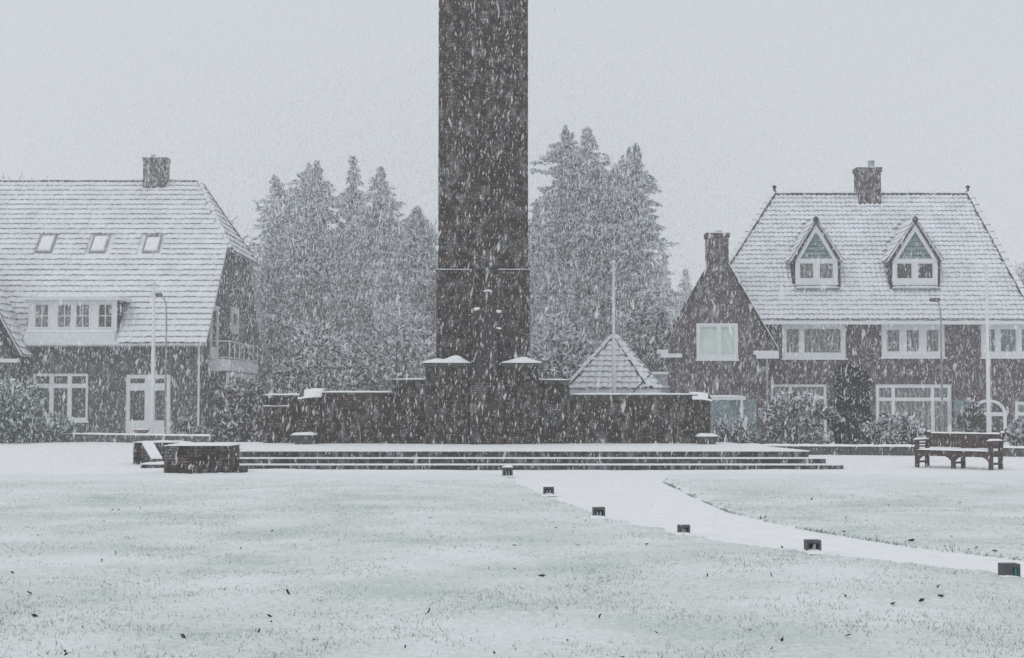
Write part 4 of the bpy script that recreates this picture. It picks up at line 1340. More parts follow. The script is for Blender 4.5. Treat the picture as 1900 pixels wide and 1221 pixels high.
# balcony and bay on the gable end
yb0, yb1 = YL + 1.2, YL + 8.4
xb = xwE + 1.0
zfl = PZ(668, 66.0)
bal = part(MB().box(xwE + .005, xb, yb0, yb1, zfl - .5, zfl), 'balcony', 'white_paint', LH)
rail = MB()
ztop = PZ(633, 66.0)
rail.box(xb - .05, xb, yb0, yb1, ztop - .05, ztop); rail.box(xb - .05, xb, yb0, yb1, zfl + .08, zfl + .12)
rail.box(xwE + .01, xb - .055, yb0, yb0 + .05, ztop - .05, ztop); rail.box(xwE + .01, xb - .055, yb0, yb0 + .05, zfl + .08, zfl + .12)
for i in range(7):
    y_ = yb0 + (yb1 - yb0 - .05) * i / 6
    rail.box(xb - .05, xb - .003, y_, y_ + .05, zfl, ztop - .052)
part(rail, 'railing', 'white_paint', bal)
part(MB().mound(xwE + .01, xb, yb0, yb1, zfl + .002, .05, nx=6, ny=10), 'floor_snow', 'snow', bal, True)
window(LH, GE, YL + 1.6, YL + 3.2, zfl + .05, PZ(566, 66), (1,), 'glass_curtain', frame=.2, sill=False, name='balcony_door', recess=-.02, bottom=.5)
window(LH, GE, YL + 6.3, YL + 8.2, PZ(617, 71) , PZ(570, 71), (1,), 'glass_curtain', frame=.3, recess=-.02)
window(LH, Matrix.Translation((xb - .15, 0, 0)) @ RZ(90), yb0 + .2, yb1 - .3, .9, zfl - .55, (1, 1, 1, 1), 'glass_dark', frame=.16, mullion=.2, transom=PZ(718, 66), recess=0, name='bay_window')
part(MB().box(xwE + .01, xb - .3, yb0 + .25, yb1 - .3, -.05, zfl - .51), 'bay_wall', 'brick_left', LH)
# lower front wing at the far left
WY = 62.7
wx1 = PX(32, WY)
wz = PZ(664, WY)
wgx = wx1 - 3.3
wroof_z = wz + 6.0
lwg = part(MB().prism([(wx1 - 6.4, WY + .2, -.05), (wx1 - .3, WY + .2, -.05), (wx1 - .3, WY + .2, wz), (wgx, WY + .2, wroof_z - .7), (wx1 - 6.4, WY + .2, wz)], (0, 1.05, 0)), 'front_wing', 'brick_left', LH)
for s_ in (-1, 1):
    A_ = Vector((wgx + s_ * 3.35, WY, wz)); B_ = Vector((wgx, WY, wroof_z))
    part(MB().prism([A_ , B_, B_ + Vector((0, 0, .12)), A_ + Vector((s_ * .06, 0, .08))], (0, 2.2, 0)), 'wing_roof', 'roof_tile', lwg)
    part(MB().prism([A_ + Vector((s_ * .06, .04, .081)), B_ + Vector((0, .04, .121)), B_ + Vector((0, .04, .17)), A_ + Vector((s_ * .1, .04, .12))], (0, 2.1, 0)), 'wing_snow', 'snow_roof', lwg)
    if s_ > 0:
        vd_ = (B_ - A_).normalized()
        tiled(lwg, A_ + Vector((s_ * .1, .05, .13)) - O2, Vector((0, 1, 0)), vd_, lambda u, v: v < 6.6, .3, .37, (0, 2.1), 18, 130, butt=.075, amp=.016)
part(MB().box(wx1 - 2.6, wx1 + .05, WY - .15, WY + .15, wz - .2, wz - .04), 'wing_gutter', 'white_paint', lwg)

# ------------------------------------------------------------------ pavilion with pyramid roof behind the right wing wall
Yp = 48.0
PVX = PX(1140, Yp)
pav = thing('pavilion', (PVX, Yp, 0), 'small square pavilion with snowy pyramid tile roof behind the right wing wall', 'pavilion', rotz=R(-13))
s = 1.36
ez = PZ(722, Yp)
az = PZ(622, Yp)
part(MB().box(-s + .25, s - .25, -s + .25, s - .25, 0, ez - .02), 'wall', 'brick_left', pav, local=True)
part(MB().box(-s, s, -s, s, ez - .19, ez - .03), 'fascia', 'white_paint', pav, local=True)
ap = Vector((0, 0, az))
cs = [Vector((-s, -s, ez)), Vector((s, -s, ez)), Vector((s, s, ez)), Vector((-s, s, ez))]
for i in range(4):
    slab(pav, [cs[i], cs[(i + 1) % 4], ap], .04)
for i in (0, 1, 3):
    A_, B_ = cs[i], cs[(i + 1) % 4]
    ud_ = (B_ - A_).normalized(); mid = (A_ + B_) / 2
    vd_ = (ap - mid).normalized(); ln = (ap - mid).length
    tiled(pav, A_, ud_, vd_, in_poly([(0.02, 0), (2 * s - .02, 0), (s, ln)]), .226, ln / 10, (0, 2 * s), 10, 120, butt=.06, amp=.026)
for i in range(4):
    ridge_tiles(pav, cs[i] + Vector((0, 0, .02)), ap + Vector((0, 0, .02)), r=.11, step=.3)
part(MB().lathe([(.13, 0), (.15, .06), (.06, .12), (.05, .2), (.09, .26), (.09, .33), (.05, .4), (.05, .5), (.08, .56), (.07, .64), (.02, .72)], (0, 0, az + .02), 10), 'finial', 'weathered_stone', pav, True, local=True)
# pale shed beside it
sh = thing('garden_shed', (PX(1226, 50), 50, 0), 'pale grey flat-roofed shed between pavilion and brick house', 'shed')
shw = PX(1240, 50) - PX(1214, 50)
part(MB().box(-shw / 2, shw / 2, 0, 1.6, 0, PZ(692, 50)), 'wall', 'grey_board', sh, local=True)
for zz in (PZ(692, 50), PZ(716, 50)):
    part(MB().box(-shw / 2 - .04, shw / 2 + .04, -.06, 1.62, zz - .05, zz), 'trim', 'white_paint', sh, local=True)
part(MB().box(-shw / 2 - .03, shw / 2 + .03, -.05, 1.6, PZ(692, 50) + .001, PZ(692, 50) + .04), 'roof_snow', 'snow', sh, local=True)
# thin pole leaning on the pavilion
lean = MB().tube([tuple(at(1176, 726, 46.2)), tuple(at(1209, 692, 46.8))], [.022, .018], 6)
bpt = at(1176, 726, 46.2); tpt = at(1209, 692, 46.8)
g_dir = (tpt - bpt).normalized(); gb_ = bpt - g_dir * (bpt.z / g_dir.z)
lp_ = tag(link('leaning_pole', MB().tube([gb_, bpt, tpt], [.024, .022, .018], 6).mesh('leaning_pole', 'steel_dark')), 'thin dark pole leaning against the right corner of the pavilion roof', 'pole')

# ------------------------------------------------------------------ flagpoles and street lamps
def flagpole(px, ptop, Y, r, label):
    zt = PZ(ptop, Y)
    t = thing('flagpole', (PX(px, Y), Y, -.05), label, 'flagpole', 'white flagpoles')
    part(MB().lathe([(r, 0), (r * .95, zt * .3), (r * .62, zt)], n=12), 'pole', 'white_paint', t, True, local=True)
    part(MB().lathe([(r * 2.2, 0), (r * 2.2, .04), (r * 1.3, .1), (r * 1.3, .16)], n=12), 'base', 'steel_grey', t, True, local=True)
    part(MB().sphere((0, 0, zt + r * .9), r * 1.1, 10), 'ball_top', 'white_paint', t, True, local=True)
    part(MB().tube([(r + .02, -.02, .9), (r * .7 + .03, -.02, zt * .98)], .006, 5), 'halyard', 'white_paint', t, local=True)
flagpole(283, 527, 58.0, .085, 'white flagpole standing before the garden door of the left house')
flagpole(1139, 487, 45.6, .062, 'white flagpole rising in front of the pavilion roof')
flagpole(1834, 492, 43.8, .065, 'white flagpole standing behind the bench before the right house')
def street_lamp(px, pbase, Y, head_px, head_py, label):
    x = PX(px, Y); hp = at(head_px, head_py, Y)
    t = thing('street_lamp', (x, Y, -.05), label, 'street lamp', 'thin curved street lamps')
    dx, zt = hp.x - x, hp.z + .05
    part(MB().tube([(0, 0, 0), (0, 0, 1.0), (0, 0, zt - .75), (dx * .06, 0, zt - .45), (dx * .3, 0, zt - .15), (dx * .7, 0, zt + .02)], [.06, .045, .034, .03, .028, .026], 8), 'post', 'steel_grey', t, True, local=True)
    part(MB().lathe([(.05, .06), (.16, .02), (.2, -.03), (.17, -.08), (.08, -.1)], (dx * .95, 0, zt + .02), 12, sx=1.25), 'lamp_head', 'steel_dark', t, True, local=True)
    part(MB().sphere((dx * .95, 0, zt + .07), (.2, .15, .045), 10), 'snow_cap', 'snow', t, True, local=True)
street_lamp(307, 806, 61.0, 291, 546, 'thin curved street lamp before the left house roof')
street_lamp(1748, 800, 55.0, 1735, 556, 'thin curved street lamp before the right house windows')

# ------------------------------------------------------------------ low garden walls
def low_wall(pA, pB, h, label, mat, seed, depth=.3):
    A, B = ground(*pA), ground(*pB)
    d = B - A; Ln = d.length
    t = thing('garden_wall', A, label, 'wall', rotz=math.atan2(d.y, d.x))
    n = int(Ln / .6)
    for i in range(n):                              # coped sections
        a_, b_ = Ln * i / n, Ln * (i + 1) / n - .02
        part(MB().box(a_, b_, 0, depth, -.06, h + random.uniform(-.01, .01)), 'block', mat, t, local=True)
    part(MB().mound(0, Ln, -.02, depth, h - .01, .06, seed=seed, nx=int(Ln * 4)), 'snow_cap', 'snow', t, True, local=True)
low_wall((100, 817), (402, 822), .27, 'low grey garden wall with snow along its top before the left house', 'weathered_stone', 21)
low_wall((1335, 841), (1704, 843), .24, 'low dark garden wall before the shrubs of the right house', 'weathered_stone', 22)
low_wall((1852, 845), (1960, 848), .24, 'low dark garden wall right of the bench', 'weathered_stone', 23)
# planter bowl and pot
pbx = PX(263, 60.2)
pl_ = thing('planter_bowl', (pbx, 60.2, .24), 'shallow round planter bowl on the garden wall before the left house door', 'planter')
part(MB().lathe([(.12, 0), (.26, .08), (.33, .17), (.35, .19), (.3, .19)], n=16), 'bowl', 'terracotta', pl_, True, local=True)
part(MB().sphere((0, 0, .18), (.28, .28, .06), 12), 'snow_fill', 'snow', pl_, True, local=True)

# ------------------------------------------------------------------ bench
bc = ground(1790, 868)
bench = thing('park_bench', (bc.x, bc.y + .5, -.03), 'weathered brown wooden bench with snow on seat, arms and back rail', 'bench', rotz=R(-46))
BL, BD = 2.05, .56
def bp_(mb, name, mat='bench_wood', parent=bench, smooth=False):
    return part(mb, name, mat, parent, smooth, local=True)
for i, x in enumerate((-BL / 2 + .04, 0, BL / 2 - .04)):
    top = .64 if i != 1 else .40
    bp_(MB().box(x - .042, x + .042, -BD / 2, -BD / 2 + .085, 0, top), 'leg')
    bp_(MB().prism([(x - .042, BD / 2 - .085, 0), (x - .042, BD / 2, 0), (x - .042, BD / 2, .42), (x - .042, BD / 2 + .08, .80), (x - .042, BD / 2 + .0, .80), (x - .042, BD / 2 - .085, .42)], (.084, 0, 0)), 'leg')
    bp_(MB().box(x - .025, x + .025, -BD / 2 + .085, BD / 2 - .085, .11, .16), 'stretcher')
    bp_(MB().box(x - .025, x + .025, -BD / 2 + .085, BD / 2 - .085, .34, .41), 'seat_bearer')
bp_(MB().box(-BL / 2 + .085, BL / 2 - .085, -BD / 2 + .01, -BD / 2 + .06, .29, .40), 'front_rail')
bp_(MB().box(-BL / 2 + .085, BL / 2 - .085, BD / 2 - .07, BD / 2 - .02, .29, .40), 'back_apron')
for s_ in (-1, 1):                                   # curved brackets
    for x in (s_ * (BL / 2 - .085), s_ * .045):
        d_ = -s_ if abs(x) > .1 else s_
        bp_(MB().prism([(x, -BD / 2 + .02, .29), (x + d_ * .16, -BD / 2 + .02, .29), (x + d_ * .08, -BD / 2 + .02, .25), (x, -BD / 2 + .02, .17)], (0, .035, 0)), 'bracket')
for k in range(6):                                   # seat slats
    y = -BD / 2 + .0 + k * .098
    sl_ = bp_(MB().box(-BL / 2 + .01, BL / 2 - .01, y, y + .082, .412, .436), 'slat')
bp_(MB().mound(-BL / 2 + .08, BL / 2 - .08, -BD / 2, BD / 2 - .1, .437, .045, seed=2, nx=36), 'seat_snow', 'snow', bench, True)
yb_ = BD / 2
bp_(MB().prism([(-BL / 2, yb_ + .04, .74), (-BL / 2, yb_ + .10, .74), (-BL / 2, yb_ + .115, .84), (-BL / 2, yb_ + .05, .84)], (BL, 0, 0)), 'top_rail')
bp_(MB().prism([(-BL / 2 + .08, yb_ - .03, .50), (-BL / 2 + .08, yb_ + .02, .50), (-BL / 2 + .08, yb_ + .035, .57), (-BL / 2 + .08, yb_ - .015, .57)], (BL - .16, 0, 0)), 'lower_rail')
n = 26
for i in range(n):
    x = -BL / 2 + .12 + (BL - .24) * i / (n - 1)
    if abs(x) < .05:
        continue
    bp_(MB().prism([(x - .027, yb_ + .00, .57), (x + .027, yb_ + .00, .57), (x + .027, yb_ + .06, .74), (x - .027, yb_ + .06, .74)], (0, .02, -.002)), 'back_slat')
for x in (-BL / 4, BL / 4):                           # arched panel heads
    pts = [(x - .3, 0, .74)] + [(x + .3 * math.cos(math.pi * (1 - k / 8)), 0, .74 - .09 * (1 - math.sin(math.pi * k / 8))) for k in range(9)] + [(x + .3, 0, .74)]
    bp_(MB().prism([(p[0], yb_ + .035 , p[2]) for p in pts], (0, .03, 0)), 'arched_head')
bp_(MB().mound(-BL / 2 + .05, BL / 2 - .05, yb_ + .045, yb_ + .115, .841, .03, seed=4, nx=40, ny=3, over=.005), 'rail_snow', 'snow', bench, True)
for s_ in (-1, 1):
    x = s_ * (BL / 2 - .04)
    bp_(MB().prism([(x - .05, -BD / 2 - .08, .64), (x - .05, BD / 2 + .03, .66), (x - .05, BD / 2 + .03, .70), (x - .05, 0.05, .67), (x - .05, -BD / 2 + .05, .70), (x - .05, -BD / 2 - .06, .69)], (.10, 0, 0)), 'armrest')
    bp_(MB().mound(x - .05, x + .05, -BD / 2 - .06, BD / 2, .69, .045, seed=6, nx=4, ny=14, over=.004), 'arm_snow', 'snow', bench, True)
    bp_(MB().box(x - .05, x + .05, yb_ + .035, yb_ + .12, .80, .875), 'post_head')
    bp_(MB().sphere((x, yb_ + .075, .885), (.06, .06, .035), 8), 'post_snow', 'snow', bench, True)
    for z in (.50, .57):
        bp_(MB().box(x - .012, x + .012, -BD / 2 + .085, BD / 2 - .02, z, z + .035), 'side_bar')

# ------------------------------------------------------------------ path lanterns
lan = [(1878, 1069, 32, 22, 'lantern_lens_teal', 'largest dark box light with a teal lens at the right edge of the lawn'),
       (1510, 1022, 28, 19, 'lantern_lens', 'dark box path light with leaning pale lens, second from the right edge'),
       (1269, 989, 23, 14, 'lantern_lens', 'small grey box path light in the middle of the row, half sunk in snow'),
       (1112, 958, 22, 16, 'lantern_lens', 'dark box path light with bright twin lens below the right wing wall'),
       (1018, 917, 20, 14, 'lantern_lens', 'dark box path light second nearest the platform steps'),
       (942, 882, 19, 15, 'lantern_lens', 'snow-capped grey box path light closest to the platform steps')]
for i, (px, py, wpx, hpx, lens, lab) in enumerate(lan):
    g = ground(px, py)
    zg_ = -0.03
    k = g.y / F
    w_, h_ = wpx * k, hpx * k + .03
    t = thing('path_light', (g.x, g.y, zg_), lab, 'path light', 'box lights along the path', rotz=R(random.uniform(-6, 6)))
    d_ = w_ * .8; e = .012
    body = MB()
    body.box(-w_ / 2, -w_ / 2 + w_ * .16, 0, d_, 0, h_); body.box(w_ / 2 - w_ * .16, w_ / 2, 0, d_, 0, h_)
    body.box(-w_ / 2 + w_ * .16, w_ / 2 - w_ * .16, 0, d_, h_ * .78, h_)
    body.box(-w_ / 2 + w_ * .16, w_ / 2 - w_ * .16, d_ * .55, d_, 0, h_ * .78)
    if i in (0, 2):
        body.box(-w_ / 2 + w_ * .16, w_ * .08, 0.004, d_ * .55, 0, h_ * .78)
    part(body, 'housing', 'lantern_metal', t, local=True)
    part(MB().box(-w_ / 2 + w_ * .165, w_ / 2 - w_ * .165, d_ * .5, d_ * .545, 0.0, h_ * .775), 'recess', 'recess_black', t, local=True)
    if i == 0:
        part(MB().box(w_ * .2, w_ * .32, .015, d_ * .45, 0, h_ * .74), 'lens', lens, t, local=True)
    elif i == 1:
        part(MB().prism([(-.02, .02, .02), (.02, .02, .02), (.03, .02, h_ * .72), (.005, .02, h_ * .74)], (0, .03, 0)), 'lens', lens, t, local=True)
    else:
        for s_ in (-1, 1):
            part(MB().prism([(s_ * w_ * .12 - .014, .02, .02), (s_ * w_ * .12 + .014, .02, .02), (s_ * w_ * .14 + .008, .02, h_ * .6), (s_ * w_ * .14 - .01, .02, h_ * .66)], (0, .03, 0)), 'lens', lens, t, local=True)
    part(MB().mound(-w_ / 2 * 1.25, w_ / 2 * 1.25, -.04, d_, 0.0, .035, seed=i + 30, rough=.6, nx=12), 'drift', 'snow', t, True, local=True)
    if i >= 4:
        part(MB().mound(-w_ / 2, w_ / 2, 0, d_, h_, .03, seed=i, over=.01), 'snow_cap', 'snow', t, True, local=True)

# ------------------------------------------------------------------ vegetation
def quads(C, U, W):
    """quads centred at C with half axes U and W -> (4n,3), (n,4)"""
    n = len(C)
    V = np.stack([C - U - W, C + U - W, C + U + W, C - U + W], 1).reshape(-1, 3)
    return V, np.arange(4 * n).reshape(n, 4)

def needles(C, U, W):
    """pointed sprays: one long triangle each"""
    n = len(C)
    V = np.stack([C - U - W, C - U + W, C + U * 1.2], 1).reshape(-1, 3)
    return V, np.arange(3 * n).reshape(n, 3)

def unit(a):
    return a / (np.linalg.norm(a, axis=1, keepdims=True) + 1e-9)

def conifer(name, label, px, ptop, Y, rad, mat, seed, droop=0.35, shape=1.0, base=0.3, nb=900, spray=40, leaf=0.105, snow=1.0, tops=1, group='snow-laden conifers behind the monument', clump=0.0):
    r = np.random.default_rng(seed)
    x0 = PX(px, Y, ptop); H = PZ(ptop, Y)
    t = thing(name, (x0, Y, -.05), label, 'tree', group)
    tk = MB()
    if tops == 2:
        tk.tube([(0, 0, 0), (.05, 0, H * .4), (0, .04, H * .7)], [.22 + H * .008, .18, .09], 8)
        tk.tube([(0, .04, H * .69), (.5, 0, H * .85), (.98, 0, H * .99)], [.07, .05, .012], 6)
        tk.tube([(0, .04, H * .69), (-.5, 0, H * .83), (-.95, 0, H * .95)], [.07, .05, .012], 6)
    else:
        tk.tube([(0, 0, 0), (.05, 0, H * .4), (0, .04, H * .8), (0, 0, H)], [.22 + H * .008, .18, .07, .012], 8)
    part(tk, 'trunk', 'bark', t, True, local=True)
    Cs, Us, Ws, Sn = [], [], [], []
    nb = int(nb * .58)
    for i in range(nb):
        f = (i + r.random()) / nb
        z = base + (H - base) * (1 - (1 - f) ** 0.62) if False else base + (H - base) * f ** 0.85
        q = (z - base) / (H - base)
        # crown outline with uneven storeys
        ln = rad * max(0.03, (1 - q ** shape)) ** 0.8 * (0.38 + 0.85 * r.random()) * (1 + .16 * math.sin(z * 2.3 + seed) + .10 * math.sin(z * 5.1 + seed * 3))
        a = r.random() * 2 * math.pi
        ln *= 1 + .30 * math.sin(a * 2 + seed + z * .8) * math.sin(z * 1.1 + a + seed)
        d = np.array([math.cos(a), math.sin(a), 0])
        k = max(4, int(spray * (0.4 + ln / rad)))
        tt = np.sort(r.random(k)) ** 0.8
        # branch drops and then lifts at the tip
        zz = z - droop * ln * (tt * 1.6 - tt ** 2.2 * .9) + ln * .06
        side = np.array([-d[1], d[0], 0])
        C = d * (ln * tt)[:, None] + side * (r.normal(0, .13, k) * ln * (1.05 - tt * .85))[:, None]
        C[:, 2] = zz + r.normal(0, .06, k)
        if tops == 2 and q > .7:
            C[:, 0] += (q - .7) * 3.4 * (1 if i % 2 else -1)
            C[:, 2] -= 0.0 if i % 2 else (q - .7) * 2.2
        s_ = leaf * (0.6 + r.random(k) * .9) * (1.15 - .45 * q)
        dirn = unit(d[None, :] + r.normal(0, .45, (k, 3)) + np.array([0, 0, -droop * .7]))
        wv = unit(np.cross(dirn, r.normal(0, 1, (k, 3))))
        Cs.append(C); Us.append(dirn * (s_ * 1.25)[:, None]); Ws.append(wv * (s_ * .50)[:, None])
        Sn.append(np.where(r.random(k) < snow * .5, .3 + r.random(k) * .7, 0.0))
        # snow pads lie on the branch
        ks = max(1, int(k * snow))
        pick = np.minimum(k - 1, (k * r.random(ks) ** .6).astype(int))
        C2 = C[pick] + np.array([0, 0, .05])
        d2 = unit(d[None, :] + r.normal(0, .35, (ks, 3)) * np.array([1, 1, .5]) + np.array([0, 0, -droop * .6]))
        w2_ = unit(np.cross(d2, np.array([0, 0, 1.0]) + r.normal(0, .35, (ks, 3))))
        s2 = leaf * (0.75 + r.random(ks) * .95) * (1.1 - .4 * q)
        Cs.append(C2); Us.append(d2 * (s2 * 1.1)[:, None]); Ws.append(w2_ * (s2 * .6)[:, None]); Sn.append(.6 + .4 * r.random(ks))
    V, Fq = needles(np.vstack(Cs), np.vstack(Us), np.vstack(Ws))
    link('crown', np_mesh('crown', V, Fq, mat, attr=np.concatenate(Sn)), t)
    return t

def bush(name, label, px0, px1, ptop, Y, z0, mat, seed, n=2500, leaf=.06, snow=.4, depth=None, cat='shrub', group=None, taper=0.0, parent_kind=None, twig=True):
    r = np.random.default_rng(seed)
    x0, x1 = PX(px0, Y), PX(px1, Y)
    H = PZ(ptop, Y) - z0
    cx, hw_ = (x0 + x1) / 2, (x1 - x0) / 2
    dp = depth or hw_ * .8
    t = thing(name, (cx, Y, z0), label, cat, group)
    tw = MB()
    for i in range(14):
        a = r.random() * 6.28; k = .25 + r.random() * .6
        tw.tube([(r.normal(0, .05) * hw_, r.normal(0, .05) * dp, 0), (math.cos(a) * hw_ * k * .45, math.sin(a) * dp * k * .45, H * .45), (math.cos(a) * hw_ * k, math.sin(a) * dp * k, H * (.65 + .3 * r.random()))], [.035, .02, .006], 5)
    part(tw, 'stems', 'bark', t, local=True)
    m_ = n * 3
    P = r.uniform(-1, 1, (m_, 3))
    P[:, 2] = (P[:, 2] + 1) / 2
    lob = .72 + .22 * np.sin(P[:, 0] * 4 + seed) * np.cos(P[:, 1] * 3.3 + seed * 2) + .16 * np.sin(P[:, 2] * 9 + seed + P[:, 0] * 5)
    rad_ = np.sqrt(P[:, 0] ** 2 + P[:, 1] ** 2)
    lim = lob * (np.clip(1 - ((P[:, 2] - .42) / .62) ** 2, 0, 1) ** .5) * (1 - taper * P[:, 2])
    keep = (rad_ < lim) & (rad_ > lim * r.uniform(.1, 1, m_) ** .5 * .85)
    P = P[keep][:n]
    k = len(P)
    C = P * np.array([hw_ * 1.25, dp * 1.25, H])
    dirn = unit(np.stack([P[:, 0], P[:, 1], P[:, 2] * .4], 1) + r.normal(0, .6, (k, 3)))
    wv = unit(np.cross(dirn, r.normal(0, 1, (k, 3))))
    s_ = leaf * r.uniform(.5, 1.5, k)
    V, Fq = quads(C, dirn * (s_ * 1.3)[:, None], wv * (s_ * .5)[:, None])
    sn = np.where(r.random(k) < snow * (.35 + 1.1 * P[:, 2]), r.uniform(.5, 1, k), 0)
    link('foliage', np_mesh('foliage', V, Fq, mat, attr=sn), t)
    return t

def twig_tree(name, label, px, ptop, Y, mat, seed, spread=1.0, group=None, depth_max=6, snow=.4, thick=.09, z_branch=.36):
    r = random.Random(seed)
    x0 = PX(px, Y, ptop); H = PZ(ptop, Y)
    t = thing(name, (x0, Y, -.05), label, 'tree', group)
    mb = MB(); tr = MB()
    segs = []
    def grow(p, d, ln, rad, lev):
        q = p + d * ln
        if q.z > H:
            q.z = H
        (tr if lev == 0 else mb).tube([p, (p + q) / 2 + Vector((r.gauss(0, .03), r.gauss(0, .03), 0)) * ln, q], [rad, rad * .85, rad * .68], 6 if lev == 0 else 3, caps=False)
        if lev >= depth_max:
            return
        for _ in range(3 if lev < 4 else 4):
            a = r.random() * 6.283
            sp = (.35 + r.random() * .5) * spread
            nd_ = (d + Vector((math.cos(a) * sp, math.sin(a) * sp, r.uniform(-.15, .3)))).normalized()
            st_ = p + (q - p) * r.uniform(.55, 1)
            grow(st_, nd_, ln * r.uniform(.55, .8), max(thick * .5, rad * .55), lev + 1)
    grow(Vector((0, 0, 0)), Vector((0, 0, 1)), H * z_branch, .12 + H * .012, 0)
    part(tr, 'trunk', 'bark', t, True, local=True)
    me = mb.mesh('crown', mat)
    at_ = me.attributes.new('snow', 'FLOAT', 'FACE')
    nz = np.zeros(len(me.polygons) * 3, dtype=np.float32); me.polygons.foreach_get('normal', nz)
    nz = nz.reshape(-1, 3)[:, 2]
    at_.data.foreach_set('value', np.where((nz > .1) & (rng.random(len(nz)) < snow * 1.6), .9, 0).astype(np.float32))
    link('crown', me, t)
    return t

SPR = 'spruce_needles'
GL = 'snow-laden conifers left of the tower'
conifer('spruce_tree', 'broad grey spruce with a double tip, leftmost conifer beside the left house', 541, 304, 84, 4.0, SPR, 1, shape=2.4, tops=2, group=GL, nb=1000)
conifer('spruce_tree', 'spruce with dense dark pointed top, second conifer from the left house', 588, 299, 82, 3.6, SPR, 2, shape=1.8, group=GL, nb=1000)
conifer('spruce_tree', 'slim spruce with bare leader shoot on top, midway between left house and tower', 657, 291, 84, 3.3, SPR, 3, group=GL, nb=950, shape=1.2)
conifer('spruce_tree', 'wide dark spruce, nearest conifer to the left side of the tower', 707, 311, 81, 3.8, SPR, 4, shape=2.2, group=GL, nb=1000)
conifer('spruce_tree', 'low snowy spruce at the gable end of the left house', 512, 390, 80, 2.8, SPR, 13, shape=1.6, group=GL, nb=800)
conifer('spruce_tree', 'snow-covered short spruce touching the left edge of the tower', 775, 385, 76, 3.6, SPR, 14, shape=2.6, group=GL, nb=900, snow=1.1)
GR = 'snow-laden conifers right of the tower'
CYP = 'cypress_needles'
conifer('cypress_tree', 'tallest cypress, left of two joined peaks, right of the tower', 1050, 236, 79, 2.2, CYP, 5, group=GR, nb=1100, shape=5.0, droop=.15)
conifer('cypress_tree', 'tall cypress with second highest peak, close beside the tallest one', 1090, 238, 80, 2.2, CYP, 6, group=GR, nb=1100, shape=5.0, droop=.15)
conifer('cypress_tree', 'cypress of middle height between the tall peaks and the drooping spruce', 1133, 276, 79, 2.3, CYP, 7, tops=2, group=GR, nb=1000, shape=5.0, droop=.2)
conifer('spruce_tree', 'drooping spruce with ragged right edge above the pavilion roof', 1180, 268, 78, 2.9, SPR, 8, group=GR, nb=1100, droop=.5, shape=2.2)
conifer('spruce_tree', 'short snowy spruce hugging the right edge of the tower', 996, 372, 77, 1.7, SPR, 9, group=GR, nb=900, shape=1.6)
conifer('spruce_tree', 'snow-heavy conifer standing low in front of the tall cypresses', 1035, 480, 73, 2.6, CYP, 15, group=GR, nb=900, snow=1.1, shape=1.6)
# bare pale trees
twig_tree('bare_tree', 'pale bare tree behind the conifers at the left edge of the tower', 785, 300, 104, 'pale_twigs', 3, group='bare trees in the haze')
twig_tree('bare_tree', 'faint bare tree above the ridge at the left picture edge', 40, 288, 125, 'pale_twigs', 4, group='bare trees in the haze')
twig_tree('bare_tree', 'faint bare tree between left house and spruces', 470, 352, 110, 'pale_twigs', 5, group='bare trees in the haze')
twig_tree('bare_tree', 'faint bare tree at the right picture edge beyond the house', 1895, 440, 112, 'pale_twigs', 6, group='bare trees in the haze')
conifer('distant_conifer', 'pale distant conifer just right of the drooping spruce', 1232, 470, 135, 4.2, SPR, 21, group='pale distant trees by the gable', nb=500, leaf=.22, spray=24)
conifer('distant_conifer', 'pale distant conifer next to the gable wall of the right house', 1272, 500, 140, 4.0, SPR, 22, group='pale distant trees by the gable', nb=500, leaf=.22, spray=24)
# undergrowth between houses and monument
G3 = 'bushes behind the monument walls'
bush('snowy_bush', 'tall twiggy snow-covered bush behind the left wing wall beside the tower', 650, 815, 560, 66, 0, 'brown_twigs', 31, 9500, .06, .6, group=G3)
bush('snowy_bush', 'wide snowy thicket behind the left end of the monument', 500, 690, 600, 64, 0, 'shrub_leaves', 32, 9500, .06, .5, group=G3)
bush('snowy_bush', 'snowy thicket between the tower and the pavilion roof', 975, 1110, 580, 60, 0, 'shrub_leaves', 33, 9000, .06, .6, group=G3)
bush('snowy_bush', 'dark bush between the pavilion and the gable of the right house', 1150, 1250, 560, 64, 0, 'shrub_leaves', 34, 8000, .06, .45, group=G3)
bush('bare_shrub', 'reddish brown bare shrub between left house and the monument', 398, 500, 706, 50, -.05, 'brown_twigs', 35, 4200, .05, .25)
bush('evergreen_bush', 'green bush heaped with snow at the left picture edge', -40, 92, 704, 57.5, -.05, 'evergreen_leaves', 36, 6500, .06, .5)
bush('evergreen_bush', 'low spreading snowy bush under the three-light window', 62, 135, 766, 58.2, -.05, 'evergreen_leaves', 37, 2600, .05, .6)
bush('round_shrub', 'small round shrub beside the garden door of the left house', 322, 364, 772, 61, -.05, 'shrub_leaves', 38, 1600, .05, .45)
bush('low_shrub', 'small low shrub at the downpipe of the left house', 360, 395, 790, 61.5, -.05, 'shrub_leaves', 39, 900, .05, .45)
G4 = 'shrubs in the front garden of the right house'
bush('upright_yew', 'tall dark upright evergreen before the wall of the right house', 1540, 1616, 675, 50, -.05, 'yew_needles', 40, 9500, .042, .10, group=G4, taper=-.05)
bush('garden_shrub', 'snowy shrub under the bay window of the gable wing', 1318, 1420, 776, 50, -.05, 'shrub_leaves', 41, 3400, .05, .65, group=G4)
bush('garden_shrub', 'twiggy shrub between the bay window and the dark upright evergreen', 1400, 1545, 728, 49, -.05, 'brown_twigs', 42, 4600, .055, .45, group=G4)
bush('garden_shrub', 'low snowy shrub right of the dark upright evergreen', 1600, 1720, 768, 48.5, -.05, 'shrub_leaves', 43, 3400, .05, .55, group=G4)
bush('garden_shrub', 'leafy shrub beside the arched doorway', 1776, 1826, 735, 52, -.05, 'brown_twigs', 44, 2000, .05, .3, group=G4)
